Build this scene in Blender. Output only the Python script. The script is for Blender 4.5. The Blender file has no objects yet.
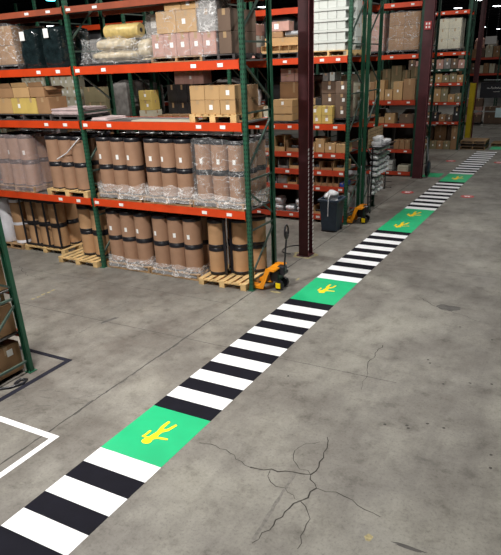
import bpy, bmesh, math, random
from mathutils import Vector, noise
random.seed(7)
PI = math.pi
SC = bpy.context.scene
COL = SC.collection
ORD = ['first','second','third','fourth','fifth','sixth','seventh','eighth','ninth','tenth','eleventh','twelfth','thirteenth','fourteenth','fifteenth','sixteenth','seventeenth','eighteenth','nineteenth','twentieth','twenty-first','twenty-second','twenty-third','twenty-fourth','twenty-fifth','twenty-sixth']

# ------------------------------------------------------------------ materials
def nt(name):
    m = bpy.data.materials.new(name); m.use_nodes = True
    return m, m.node_tree.nodes, m.node_tree.links, m.node_tree.nodes['Principled BSDF']
def mat(name, col, rough=.6, metal=0, var=.12, scale=6, bump=.0, bscale=40, spec=.5, emit=None, es=0):
    m, N, L, b = nt(name)
    b.inputs['Roughness'].default_value = rough
    b.inputs['Metallic'].default_value = metal
    b.inputs['Specular IOR Level'].default_value = spec
    tc = N.new('ShaderNodeTexCoord')
    if var > 0:
        n = N.new('ShaderNodeTexNoise'); n.inputs['Scale'].default_value = scale; n.inputs['Detail'].default_value = 4
        L.new(tc.outputs['Object'], n.inputs['Vector'])
        r = N.new('ShaderNodeValToRGB')
        r.color_ramp.elements[0].position = .3; r.color_ramp.elements[1].position = .7
        r.color_ramp.elements[0].color = (*[c*(1-var) for c in col], 1)
        r.color_ramp.elements[1].color = (*[min(1, c*(1+var)) for c in col], 1)
        L.new(n.outputs['Fac'], r.inputs['Fac']); L.new(r.outputs['Color'], b.inputs['Base Color'])
    else:
        b.inputs['Base Color'].default_value = (*col, 1)
    if bump > 0:
        n2 = N.new('ShaderNodeTexNoise'); n2.inputs['Scale'].default_value = bscale; n2.inputs['Detail'].default_value = 3
        L.new(tc.outputs['Object'], n2.inputs['Vector'])
        bp = N.new('ShaderNodeBump'); bp.inputs['Strength'].default_value = bump; bp.inputs['Distance'].default_value = .02
        L.new(n2.outputs['Fac'], bp.inputs['Height']); L.new(bp.outputs['Normal'], b.inputs['Normal'])
    if emit:
        b.inputs['Emission Color'].default_value = (*emit, 1); b.inputs['Emission Strength'].default_value = es
    return m

def floor_mat():
    m, N, L, b = nt('worn_concrete')
    tc = N.new('ShaderNodeTexCoord')
    def noi(s, d, rough=.6, sx=1, sy=1):
        mp = N.new('ShaderNodeMapping'); mp.inputs['Scale'].default_value = (sx, sy, 1)
        n = N.new('ShaderNodeTexNoise'); n.inputs['Scale'].default_value = s; n.inputs['Detail'].default_value = d; n.inputs['Roughness'].default_value = rough
        L.new(tc.outputs['Object'], mp.inputs['Vector']); L.new(mp.outputs['Vector'], n.inputs['Vector']); return n
    def ramp(n, e):
        r = N.new('ShaderNodeValToRGB'); cr = r.color_ramp
        while len(cr.elements) < len(e): cr.elements.new(.5)
        for i, (p, c) in enumerate(e): cr.elements[i].position = p; cr.elements[i].color = (*c, 1)
        L.new(n.outputs['Fac'], r.inputs['Fac']); return r
    def mix(kind, f, a, c):
        x = N.new('ShaderNodeMixRGB'); x.blend_type = kind; x.inputs['Fac'].default_value = f
        L.new(a, x.inputs['Color1']); L.new(c, x.inputs['Color2']); return x.outputs['Color']
    big = ramp(noi(.5, 8, .68), [(.33, (.135,.121,.107)), (.48, (.205,.193,.172)), (.64, (.30,.288,.252))])
    mid = ramp(noi(3.2, 7, .7), [(.34, (.38,.36,.34)), (.45, (.84,.83,.82)), (.58, (1.0,1.0,1.0))])
    fine = ramp(noi(30, 8, .78), [(.32, (.45,.45,.45)), (.48, (.93,.93,.93)), (.65, (1,1,1))])
    sp = ramp(noi(75, 2, .5), [(.27, (.4,.38,.36)), (.33, (1,1,1))])
    streak = ramp(noi(2.0, 4, .6, 2.2, .35), [(.35, (.74,.73,.73)), (.5, (1,1,1))])
    c = mix('MULTIPLY', .6, big.outputs['Color'], mid.outputs['Color'])
    c = mix('MULTIPLY', .8, c, fine.outputs['Color']); c = mix('MULTIPLY', .5, c, sp.outputs['Color']); c = mix('MULTIPLY', .45, c, streak.outputs['Color'])
    # more worn and stained slab beyond and to the right of the pale slab in front
    sx = N.new('ShaderNodeSeparateXYZ'); L.new(tc.outputs['Object'], sx.inputs['Vector'])
    L.new(c, b.inputs['Base Color'])
    rr = ramp(noi(1.4, 4), [(.35, (.42,)*3), (.65, (.62,)*3)]); L.new(rr.outputs['Color'], b.inputs['Roughness'])
    b.inputs['Specular IOR Level'].default_value = .35
    bn = noi(60, 4); bp = N.new('ShaderNodeBump'); bp.inputs['Strength'].default_value = .12; bp.inputs['Distance'].default_value = .01
    L.new(bn.outputs['Fac'], bp.inputs['Height']); L.new(bp.outputs['Normal'], b.inputs['Normal'])
    return m

def film_mat(name, base, width, peak, tint=(.9,.91,.93), sc=3.0):
    m, N, L, b = nt(name)
    tc = N.new('ShaderNodeTexCoord'); mp = N.new('ShaderNodeMapping'); mp.inputs['Scale'].default_value = (1.6, 1.6, 2.6)
    mp.inputs['Rotation'].default_value = (.5, .3, .2)
    L.new(tc.outputs['Object'], mp.inputs['Vector'])
    def nz(scale, dist):
        n = N.new('ShaderNodeTexNoise'); n.inputs['Scale'].default_value = scale; n.inputs['Detail'].default_value = 3; n.inputs['Roughness'].default_value = .55; n.inputs['Distortion'].default_value = dist
        L.new(mp.outputs['Vector'], n.inputs['Vector']); return n
    def ridge(n, c, w, pk):
        r = N.new('ShaderNodeValToRGB'); cr = r.color_ramp; cr.elements.new(.5)
        for e, (p, v) in zip(cr.elements, [(c-w, 0), (c, pk), (c+w, 0)]): e.position = p; e.color = (v, v, v, 1)
        L.new(n.outputs['Fac'], r.inputs['Fac']); return r
    r1 = ridge(nz(sc, .5), .5, width, peak); r2 = ridge(nz(sc*1.9, .3), .55, width*.6, peak*.7)
    mx = N.new('ShaderNodeMixRGB'); mx.blend_type = 'LIGHTEN'; mx.inputs['Fac'].default_value = 1
    L.new(r1.outputs['Color'], mx.inputs['Color1']); L.new(r2.outputs['Color'], mx.inputs['Color2'])
    ml = N.new('ShaderNodeMixRGB'); ml.blend_type = 'LIGHTEN'; ml.inputs['Fac'].default_value = 1; ml.inputs['Color2'].default_value = (base,)*3+(1,)
    L.new(mx.outputs['Color'], ml.inputs['Color1']); L.new(ml.outputs['Color'], b.inputs['Alpha'])
    b.inputs['Base Color'].default_value = (*tint, 1); b.inputs['Roughness'].default_value = .2; b.inputs['Specular IOR Level'].default_value = .9
    bn = nz(sc*1.5, .8); bp = N.new('ShaderNodeBump'); bp.inputs['Strength'].default_value = .8; bp.inputs['Distance'].default_value = .04
    L.new(bn.outputs['Fac'], bp.inputs['Height']); L.new(bp.outputs['Normal'], b.inputs['Normal'])
    return m

M = dict(
 floor=floor_mat(),
 orange=mat('orange_beam_paint', (.62,.055,.009), .45, var=.12, scale=3),
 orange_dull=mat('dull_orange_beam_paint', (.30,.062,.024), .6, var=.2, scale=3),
 redbeam=mat('red_orange_beam_paint', (.5,.05,.016), .5, var=.15, scale=3),
 green=mat('green_upright_paint', (.014,.085,.045), .45, var=.22, scale=5),
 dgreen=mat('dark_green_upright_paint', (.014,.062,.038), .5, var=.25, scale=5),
 hole=mat('upright_slot_shadow', (.004,.014,.01), .9, var=0),
 steel=mat('galvanised_brace', (.075,.115,.095), .4, .3, var=.2),
 maroon=mat('maroon_column_paint', (.065,.013,.018), .5, var=.25, scale=3),
 maroon_worn=mat('worn_maroon_edge', (.30,.10,.11), .6, var=.25, scale=8),
 deck=mat('grey_shelf_deck', (.10,.095,.09), .8, var=.25, scale=2),
 kraft=mat('fibre_drum_kraft', (.35,.205,.13), .55, var=.1, scale=4, spec=.4),
 kraft2=mat('pale_fibre_drum_kraft', (.46,.27,.14), .55, var=.1, scale=4, spec=.4),
 black=mat('black_plastic', (.012,.012,.016), .35, var=.1),
 dblue=mat('bin_blue_grey_plastic', (.03,.05,.08), .5, var=.15),
 label=mat('white_paper_label', (.85,.85,.83), .6, var=.04),
 wood=mat('pale_pallet_wood', (.62,.42,.19), .75, var=.25, scale=7, bump=.2),
 wood2=mat('aged_pallet_wood', (.32,.20,.10), .8, var=.3, scale=7, bump=.2),
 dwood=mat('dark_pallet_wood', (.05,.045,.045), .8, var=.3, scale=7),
 tan=mat('tan_cardboard', (.46,.285,.13), .75, var=.1, scale=3),
 brown=mat('brown_cardboard', (.31,.175,.085), .75, var=.12, scale=3),
 dbrown=mat('dark_brown_cardboard', (.14,.09,.062), .75, var=.12, scale=3),
 yellowc=mat('yellow_tan_cardboard', (.55,.40,.11), .7, var=.12, scale=3),
 olive=mat('olive_cardboard', (.24,.205,.115), .75, var=.12, scale=3),
 cream=mat('cream_cardboard', (.55,.52,.40), .7, var=.1, scale=3),
 whitec=mat('white_cardboard', (.58,.61,.58), .6, var=.05, scale=3),
 pink=mat('pinkish_wrapped_cardboard', (.45,.26,.22), .45, var=.16, scale=6),
 pinksheet=mat('pale_pink_sheet_board', (.62,.5,.5), .6, var=.12, scale=8),
 grey=mat('grey_wrapped_goods', (.20,.19,.18), .5, var=.3, scale=8),
 blackc=mat('black_cardboard', (.025,.024,.026), .5, var=.3, scale=5),
 tape=mat('carton_tape', (.40,.27,.15), .35, var=.05),
 seam=mat('carton_seam', (.09,.055,.03), .9, var=0),
 pwhite=mat('white_walkway_paint', (.86,.87,.9), .5, var=.04, scale=4),
 pblack=mat('black_walkway_paint', (.006,.006,.011), .85, spec=.15, var=.15, scale=6),
 pgreen=mat('green_walkway_paint', (.003,.44,.175), .5, var=.06, scale=3),
 pyellow=mat('yellow_walkway_paint', (.88,.62,.0), .6, var=.05, scale=5),
 pred=mat('red_floor_marker_paint', (.5,.03,.03), .5, var=.2, scale=20),
 btape=mat('black_floor_tape', (.012,.012,.02), .85, spec=.2, var=.2),
 faded=mat('faded_yellow_paint', (.34,.29,.15), .8, var=.35, scale=30),
 crack=mat('crack_dark', (.035,.03,.026), .95, var=0),
 joint=mat('floor_joint_dark', (.06,.055,.05), .95, var=.2),
 fill=mat('crack_filler', (.17,.16,.145), .9, var=.3, scale=20),
 stain=mat('floor_grime', (.085,.08,.075), .8, var=.3, scale=6),
 jack=mat('orange_yellow_jack_paint', (.85,.30,.01), .35, var=.08),
 jyellow=mat('yellow_jack_plate', (.95,.68,.0), .35, var=.04),
 guard=mat('yellow_column_guard', (.62,.46,.01), .5, var=.15, scale=4),
 bagw=mat('white_plastic_bag', (.72,.73,.76), .3, var=.2, scale=14, bump=.5, bscale=20),
 blackfilm=mat('black_stretch_film', (.01,.018,.02), .16, var=.4, scale=9, bump=.9, bscale=9, spec=.9),
 sack=mat('cream_sack_film', (.50,.42,.29), .35, var=.3, scale=10, bump=.6, bscale=14),
 sackyellow=mat('yellow_sack_film', (.62,.47,.18), .35, var=.2, scale=10, bump=.5, bscale=14),
 rollwhite=mat('white_roll_paper', (.80,.80,.86), .5, var=.06),
 ply=mat('plywood', (.36,.25,.13), .7, var=.25, scale=5),
 wall=mat('dark_wall', (.05,.055,.07), .8, var=.1),
 ceil=mat('dark_ceiling', (.035,.04,.06), .8, var=.1),
 joist=mat('ceiling_joist_steel', (.07,.075,.09), .6, var=.1),
 lamp=mat('lamp_housing', (.3,.3,.32), .4, .5, var=.05),
 glow=mat('lamp_lens', (1,1,1), .5, var=0, emit=(.9,.97,1.0), es=9),
 glowc=mat('lamp_lens_cyan', (1,1,1), .5, var=0, emit=(.10,.85,1.0), es=7),
 navy=mat('navy_board', (.012,.014,.024), .5, var=.1),
 railg=mat('grey_rail', (.30,.32,.33), .45, .3, var=.1),
 paleblue=mat('pale_blue_sheet', (.50,.66,.72), .6, var=.05),
 blue=mat('blue_plastic', (.02,.06,.35), .4, var=.1),
 redp=mat('red_plastic', (.45,.03,.03), .4, var=.1),
 film=film_mat('clear_stretch_film', .07, .014, .6, sc=1.8),
 filmh=film_mat('crumpled_stretch_film', .25, .04, .8, (.86,.84,.84), 2.4),
 filmp=film_mat('pinkish_stretch_film', .30, .015, .5, (.62,.50,.50), 1.8),
 netg=mat('green_dot_print', (.10,.25,.08), .7, var=0),
 tin=mat('grey_tube', (.25,.26,.28), .4, var=.1),
)

# ------------------------------------------------------------------ mesh helper
class MB:
    def __init__(s): s.v=[]; s.f=[]; s.m=[]; s.sm=[]
    def add(s, vs, fs, mi=0, smooth=False):
        o=len(s.v); s.v += [tuple(v) for v in vs]
        for f in fs: s.f.append(tuple(i+o for i in f)); s.m.append(mi); s.sm.append(smooth)
    def box(s, x0,x1,y0,y1,z0,z1, mi=0, ch=0):
        if ch <= 0:
            s.add([(x0,y0,z0),(x1,y0,z0),(x1,y1,z0),(x0,y1,z0),(x0,y0,z1),(x1,y0,z1),(x1,y1,z1),(x0,y1,z1)],
                  [(0,3,2,1),(4,5,6,7),(0,1,5,4),(1,2,6,5),(2,3,7,6),(3,0,4,7)], mi); return
        bm = bmesh.new(); bmesh.ops.create_cube(bm, size=1)
        for v in bm.verts: v.co = ((x0+x1)/2+v.co.x*(x1-x0), (y0+y1)/2+v.co.y*(y1-y0), (z0+z1)/2+v.co.z*(z1-z0))
        bmesh.ops.bevel(bm, geom=bm.edges[:], offset=ch, segments=1, affect='EDGES')
        bm.verts.index_update()
        s.add([v.co[:] for v in bm.verts], [[v.index for v in f.verts] for f in bm.faces], mi); bm.free()
    def lathe(s, cx, cy, prof, n=20, mi=0, sx=1, sy=1):
        vs=[]; 
        for r,z in prof:
            for i in range(n):
                a=2*PI*i/n; vs.append((cx+r*math.cos(a)*sx, cy+r*math.sin(a)*sy, z))
        fs=[]
        for k in range(len(prof)-1):
            for i in range(n):
                j=(i+1)%n; fs.append((k*n+i,k*n+j,(k+1)*n+j,(k+1)*n+i))
        s.add(vs,fs,mi,True)
        s.add(vs[:n],[tuple(range(n-1,-1,-1))],mi); s.add(vs[-n:],[tuple(range(n))],mi)
    def tube(s, pts, r, n=8, mi=0, rx=None):
        pts=[Vector(p) for p in pts]; vs=[]; K=len(pts)
        rad = r if isinstance(r,(list,tuple)) else [r]*K
        for k,p in enumerate(pts):
            d=(pts[min(k+1,K-1)]-pts[max(k-1,0)]).normalized()
            u=d.cross(Vector((0,0,1)) if abs(d.z)<.95 else Vector((1,0,0))).normalized(); w=u.cross(d)
            for i in range(n):
                a=2*PI*i/n; vs.append(p+rad[k]*(math.cos(a)*u+math.sin(a)*w))
        fs=[(k*n+i,k*n+(i+1)%n,(k+1)*n+(i+1)%n,(k+1)*n+i) for k in range(K-1) for i in range(n)]
        s.add(vs,fs,mi,True); s.add(vs[:n],[tuple(range(n-1,-1,-1))],mi); s.add(vs[-n:],[tuple(range(n))],mi)
    def bar(s, a, b, w, h, mi=0):    # rectangular bar between two points
        a=Vector(a); b=Vector(b); d=(b-a).normalized()
        u=d.cross(Vector((0,0,1)) if abs(d.z)<.95 else Vector((1,0,0))).normalized()*w/2; q=u.cross(d).normalized()*h/2
        vs=[a-u-q,a+u-q,a+u+q,a-u+q,b-u-q,b+u-q,b+u+q,b-u+q]
        s.add(vs,[(0,3,2,1),(4,5,6,7),(0,1,5,4),(1,2,6,5),(2,3,7,6),(3,0,4,7)],mi)
    def prism(s, poly, z0, z1, mi=0, f=None):
        n=len(poly); g=f or (lambda p,z:(p[0],p[1],z))
        vs=[g(p,z0) for p in poly]+[g(p,z1) for p in poly]
        s.add(vs,[tuple(range(n-1,-1,-1)),tuple(range(n,2*n))]+[(i,(i+1)%n,n+(i+1)%n,n+i) for i in range(n)],mi)
    def build(s, name, mats, parent=None, loc=(0,0,0)):
        me=bpy.data.meshes.new(name); me.from_pydata(s.v,[],s.f); me.update()
        for m in (mats if isinstance(mats,(list,tuple)) else [mats]): me.materials.append(M[m])
        me.polygons.foreach_set('material_index', s.m); me.polygons.foreach_set('use_smooth', s.sm)
        bm=bmesh.new(); bm.from_mesh(me); bmesh.ops.recalc_face_normals(bm, faces=bm.faces); bm.to_mesh(me); bm.free()
        o=bpy.data.objects.new(name, me); COL.objects.link(o); o.location=loc
        if parent: o.parent=parent
        return o
def tag(o, label, cat, group=None, kind=None):
    o['label']=label; o['category']=cat
    if group: o['group']=group
    if kind: o['kind']=kind
    return o
def thing(name, label, cat, loc=(0,0,0), rz=0, group=None):
    o=bpy.data.objects.new(name,None); COL.objects.link(o); o.location=loc; o.rotation_euler=(0,0,rz); o.empty_display_size=.1
    return tag(o,label,cat,group)
def struct(o):
    o['kind']='structure'; return o
def dup(root, loc, label, rz=None, group=None):
    r=root.copy(); COL.objects.link(r); r.location=loc; r['label']=label
    if rz is not None: r.rotation_euler=(0,0,rz)
    if group: r['group']=group
    for ch in list(root.children):
        c=ch.copy(); COL.objects.link(c); c.parent=r
        for g in list(ch.children):
            d=g.copy(); COL.objects.link(d); d.parent=c
    return r

# ------------------------------------------------------------------ setting
b=MB(); b.box(-70,30,-22,112,-.3,0); fl=struct(b.build('floor','floor'))
b=MB(); b.box(-70,30,-22,112,9.0,9.3); struct(b.build('ceiling','ceil'))
b=MB(); b.box(-70,30,112,112.3,0,9); struct(b.build('wall_back','wall'))
b=MB(); b.box(-70,30,-22.3,-22,0,9); struct(b.build('wall_front','wall'))
b=MB(); b.box(-70.3,-70,-22,112,0,9); struct(b.build('wall_left','wall'))
b=MB(); b.box(30,30.3,-22,112,0,9); struct(b.build('wall_right','wall'))
for k,y in enumerate(range(-20,112,6)):
    b=MB(); b.box(-70,30,y-.06,y+.06,8.9,9.0); b.box(-70,30,y-.06,y+.06,8.3,8.38)
    for i in range(50): b.bar((-70+i*2,y,8.36),(-69+i*2,y,8.92),.03,.03); b.bar((-69+i*2,y,8.92),(-68+i*2,y,8.36),.03,.03)
    struct(b.build('trim_%d'%(k+1),'joist'))

def ribbon(pts, w, z=.0012, mi='crack', name='crack', jag=.03, parent=fl, taper=True):
    P=[Vector((x,y,0)) for x,y in pts]; Q=[P[0]]
    for a,c in zip(P,P[1:]):
        n=max(2,int((c-a).length/.07)); per=Vector((-(c-a).y,(c-a).x,0)).normalized()
        for i in range(1,n+1):
            q=a.lerp(c,i/n); 
            if i<n: q+=per*random.uniform(-jag,jag)
            Q.append(q)
    vs=[];K=len(Q)
    for k,q in enumerate(Q):
        d=(Q[min(k+1,K-1)]-Q[max(k-1,0)]).normalized(); p=Vector((-d.y,d.x,0)); ww=w*(random.uniform(.6,1.3) if jag else 1)*((1-.6*k/K) if taper else 1)/2
        vs+= [q+p*ww+Vector((0,0,z)), q-p*ww+Vector((0,0,z))]
    b=MB(); b.add(vs,[(2*k,2*k+1,2*k+3,2*k+2) for k in range(K-1)])
    return b.build(name, mi, parent)
for cr in [[(2.6,-4.76),(3.05,-4.63),(3.24,-4.59),(3.38,-4.76),(3.58,-4.73),(3.77,-4.77),(4.09,-4.88)],
           [(3.24,-4.59),(3.24,-4.35),(3.22,-4.08),(3.14,-3.88)],
           [(3.38,-4.76),(3.31,-5.01),(3.24,-5.22),(3.22,-5.5),(3.15,-5.72)]]: ribbon(cr,.017)
ribbon([(1.85,-4.62),(2.2,-4.6),(2.6,-4.76)],.012)
for cr in [[(2.99,-1.27),(2.97,-1.82),(3.08,-2.27),(3.14,-2.69)],[(2.82,-4.71),(2.91,-4.88),(3.09,-4.9),(3.21,-4.96),(3.31,-5.01)],
           [(2.93,-4.36),(2.93,-4.19),(3.1,-4.0)],[(2.93,-4.36),(3.04,-4.5),(3.24,-4.59)],[(3.31,-5.01),(3.5,-5.2),(3.55,-5.6)],
           [(3.0,.9),(3.5,.5),(4.2,.2)],[(-5.6,-.7),(-4.9,-1.1),(-4.3,-1.0)]]: ribbon(cr,.010)
ribbon([(3.08,-4.62),(3.14,-5.68)],.035,.0008,'fill','filled_crack',.006,taper=False)
ribbon([(.05,-21),(.05,40)],.019,.001,'joint','control_joint',.006,taper=False)
ribbon([(-12,-2.33),(3.5,-2.31)],.010,.001,'joint','control_joint',.003,taper=False)
ribbon([(-12,2.5),(12,2.52)],.007,.001,'joint','control_joint',.003,taper=False)
ribbon([(-12,7.3),(12,7.32)],.007,.001,'joint','control_joint',.003,taper=False)
ribbon([(-9,-.9),(-3.4,-.72),(.0,-.75)],.008,.001,'joint','control_joint',.008,taper=False)
for k in range(16):
    y=-8+k*.62+random.uniform(-.1,.1); L_=random.uniform(.25,.6); ribbon([(.05+random.uniform(-.02,.02),y),(.05+random.uniform(-.02,.02),y+L_)],random.uniform(.02,.038),.0007,'stain','joint_chipping',.012)
def blot(cx,cy,r,sx=1,sy=1,mi='stain',name='stain',z=.0009,n=22,rot=0):
    b=MB(); vs=[]
    for i in range(n):
        a=2*PI*i/n; q=r*(1+.45*noise.noise(Vector((math.cos(a)*2+cx*3,math.sin(a)*2,cy*3))))
        x,y=q*math.cos(a)*sx,q*math.sin(a)*sy
        vs.append((cx+x*math.cos(rot)-y*math.sin(rot),cy+x*math.sin(rot)+y*math.cos(rot),z))
    b.add(vs,[tuple(range(n))]); return b.build(name,mi,fl)
for x,y in [(3.77,-1.56),(3.72,-1.47),(3.91,-.13),(4.07,-2.08),(3.93,-3.3),(4.11,-3.11),(4.3,-3.12),(4.38,-1.91),(4.64,-1.82),(4.87,-3.42),(4.9,-3.66),(4.44,-.42),(3.9,-3.25),(3.66,-3.34),(2.1,-2.75)]:
    blot(x,y,.018,mi='joint',name='pit')
blot(3.57,.6,.16,1.2,.8); blot(-1.6,-2.25,.09,.45,2.0,rot=-.3); blot(4.42,-5.14,.035,4.5,.6)
for k in range(26):
    a,c_=random.uniform(-1.2,.0),random.uniform(-5.2,-4.2); q=random.uniform(.05,.22); t_=random.uniform(.2,1.1)
    ribbon([(a,c_),(a+q*math.cos(t_),c_+q*math.sin(t_))],random.uniform(.004,.012),.0008,'stain','scuff_mark',.006)
for k in range(14):
    a,c_=random.uniform(-3.5,-.8),random.uniform(-3.2,-1.0); q=random.uniform(.08,.3); t_=random.uniform(.6,1.6)
    ribbon([(a,c_),(a+q*math.cos(t_),c_+q*math.sin(t_))],random.uniform(.004,.014),.0008,'stain','scuff_mark',.01)
blot(4.07,-5.18,.035,1,1.3,'faded','paint_fleck'); blot(.46,.12,.03,4,1.2,'faded','paint_fleck'); blot(.55,.95,.02,1,4,'faded','paint_fleck')
for i in range(5): blot(-3.70+.02*(i%2),-2.05+i*.13,.03,.8,1.5,'faded','paint_fleck')
# walkway
n_t=[0]
def patch(x0,x1,y0,y1,mi,name,lab,cat,group=None,z=.002):
    b=MB(); b.box(x0,x1,y0,y1,0.0004,z); o=b.build(name,mi); tag(o,lab,cat,group); return o
XL,XR=.855,1.725
segs=[(-8.87,-5.19,13,'w','below the nearest green panel'),(-4.18,-.073,15,'b','between the nearest and second green panels'),(1.189,5.13,14,'w','between the second and the long green panel'),(7.669,12.05,16,'w','between the long and the farthest green panel'),(13.65,19.5,21,'w','beyond the farthest green panel')]
for k,(a,c,n,first,where) in enumerate(segs):
    h=(c-a)/n
    cols=['wb','bw'][first=='b']
    if k==0: cols='wb'      # white touches the green, so colours run from there
    for i in range(n):
        ci = cols[i%2] if k else cols[(n-1-i)%2]
        pos = (n-i) if k==0 else (i+1)
        frm = 'the nearest green panel' if k<2 else ['','','the second green panel','the long green panel','the farthest green panel'][k]
        idx = [ (cols[j%2] if k else cols[(n-1-j)%2]) for j in range(n)]
        if k==0: rank=sum(1 for j in range(i,n) if idx[j]==ci)
        else: rank=sum(1 for j in range(i+1) if idx[j]==ci)
        side='towards the viewer from' if k==0 else 'beyond'
        patch(XL,XR,a+i*h,a+(i+1)*h-.001,'pwhite' if ci=='w' else 'pblack','walkway_stripe','%s painted walkway stripe, %s of its colour %s %s'%('white' if ci=='w' else 'black',ORD[rank-1],side,frm),'floor stripe','walkway stripes '+where)
for y0,y1,w in [(-5.19,-4.18,'nearest green walkway panel with one yellow walking figure'),(-.073,1.189,'second green walkway panel, ahead of the orange pallet jack'),(5.13,7.669,'long green walkway panel with two yellow figures'),(12.05,13.65,'farthest green walkway panel, level with the second maroon column')]:
    patch(XL,XR,y0+.0005,y1-.0015,'pgreen','green_panel',w,'floor marking')
patch(.06,.70,12.75,13.6,'pgreen','green_panel','green patch beside the foot of the second maroon column','floor marking')
patch(1.25,2.0,20.3,21.3,'pgreen','green_panel','green floor patch at the far right behind the last stripes','floor marking')
def man(x,y,s,lab,fl_=1):
    b=MB(); z0=.0022; zc=[.0030]
    def nx():
        zc[0]+=.00012; return zc[0]
    def blob(cx,cy,r,sx=1,sy=1): b.prism([(x+s*(cx+r*math.cos(2*PI*i/16)*sx),y+s*(cy+r*math.sin(2*PI*i/16)*sy)) for i in range(16)],z0,nx())
    def limb(pts,w0,w1):
        P=[Vector((p[0],p[1])) for p in pts]; n=len(P); L=[];R=[]
        for k in range(n):
            d=(P[min(k+1,n-1)]-P[max(k-1,0)]).normalized(); p=Vector((-d.y,d.x)); w=w0+(w1-w0)*k/(n-1)
            L.append(P[k]+p*w); R.append(P[k]-p*w)
        b.prism([(x+s*q.x,y+s*q.y) for q in L+R[::-1]],z0,nx())
    blob(-.03,-.19,.055,1.1,.95)
    limb([(-.025,-.15),(-.01,-.05),(.0,.06)],.045,.032)
    limb([(-.01,.02),(-.035,.12),(-.03,.22)],.03,.02); blob(-.03,.22,.021)
    limb([(.0,.03),(.06,.09),(.085,.2)],.03,.018); blob(.085,.2,.02)
    limb([(-.02,-.12),(.06,-.085),(.155,-.07)],.024,.016); blob(.155,-.07,.018)
    limb([(-.03,-.14),(-.12,-.13),(-.115,-.02)],.022,.016); blob(-.118,-.13,.022); blob(-.115,-.02,.017)
    o=b.build('walking_figure_marking','pyellow'); tag(o,lab,'floor marking')
man(1.30,-4.66,1.05,'yellow walking figure painted on the nearest green panel')
man(1.30,.66,1.05,'yellow walking figure painted on the second green panel')
man(1.30,5.82,1.25,'nearer yellow figure on the long green panel')
man(1.30,7.08,1.25,'farther yellow figure on the long green panel')
man(1.33,12.85,1.3,'yellow figure on the farthest green panel')
for x,y,lab in [(.34,9.88,'red round floor marker left of the walkway, nearer one'),(2.21,9.83,'red round floor marker right of the walkway, nearer one'),(.33,16.56,'red round floor marker left of the walkway, farther one'),(2.19,16.64,'red round floor marker right of the walkway, farther one')]:
    t=thing('floor_marker',lab,'floor marker',(x,y,0))
    b=MB(); b.prism([(.2*math.cos(2*PI*i/24),.2*math.sin(2*PI*i/24)) for i in range(24)],.0004,.0016); b.build('disc','pred',t)
    b=MB(); b.prism([(-.1,-.05),(-.02,-.05),(.0,.02),(.02,-.05),(.1,-.05),(.05,.05),(-.05,.05)],.0018,.0024); b.prism([(-.12,.07),(.12,.07),(.12,.1),(-.12,.1)],.0018,.0024); b.build('symbol','pwhite',t)
b=MB(); b.box(-1.17,-1.08,-12,-3.665,.0004,.0018); b.box(-4,-1.0805,-3.74,-3.66,.0004,.0019)
tag(b.build('floor_tape','btape'),'black floor tape forming a corner beside the near green rack','floor tape')
b=MB(); b.box(.17,.25,-12,-5.24,.0004,.0018); b.box(-6,.25,-5.33,-5.2405,.0004,.0019)
tag(b.build('floor_tape','pwhite'),'white floor tape forming a corner at lower left','floor tape')

# ------------------------------------------------------------------ racks
BR=[('h',.18),('h',1.15),('h',2.07),('h',3.2),('h',4.3),('h',5.35),('d',.3,1.05),('d',1.85,1.32),('d',2.27,3.05),('d',3.97,3.4),('d',4.5,5.2)]
def upright_mesh(h, holes, gm):
    b=MB(); w=.04
    b.box(-w,w,-.035,-.031,0,h); b.box(-w,-w+.004,-.031,.035,0,h); b.box(w-.004,w,-.031,.035,0,h)
    b.box(-w,-w+.018,.031,.035,0,h); b.box(w-.018,w,.031,.035,0,h)
    b.box(-.06,.06,-.07,.06,0.001,.012)
    if holes:
        z=.12
        while z<h-.05:
            for x in (-.022,.022):
                b.add([(x-.011,-.0355,z),(x+.011,-.0355,z),(x+.007,-.0355,z+.036),(x-.007,-.0355,z+.036)],[(0,1,2,3)],1)
            for y in (-.012,.016):
                b.add([(.0405,y-.008,z),(.0405,y+.008,z),(.0405,y+.006,z+.034),(.0405,y-.006,z+.034)],[(0,1,2,3)],1)
            z+=.075
    return b
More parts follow.
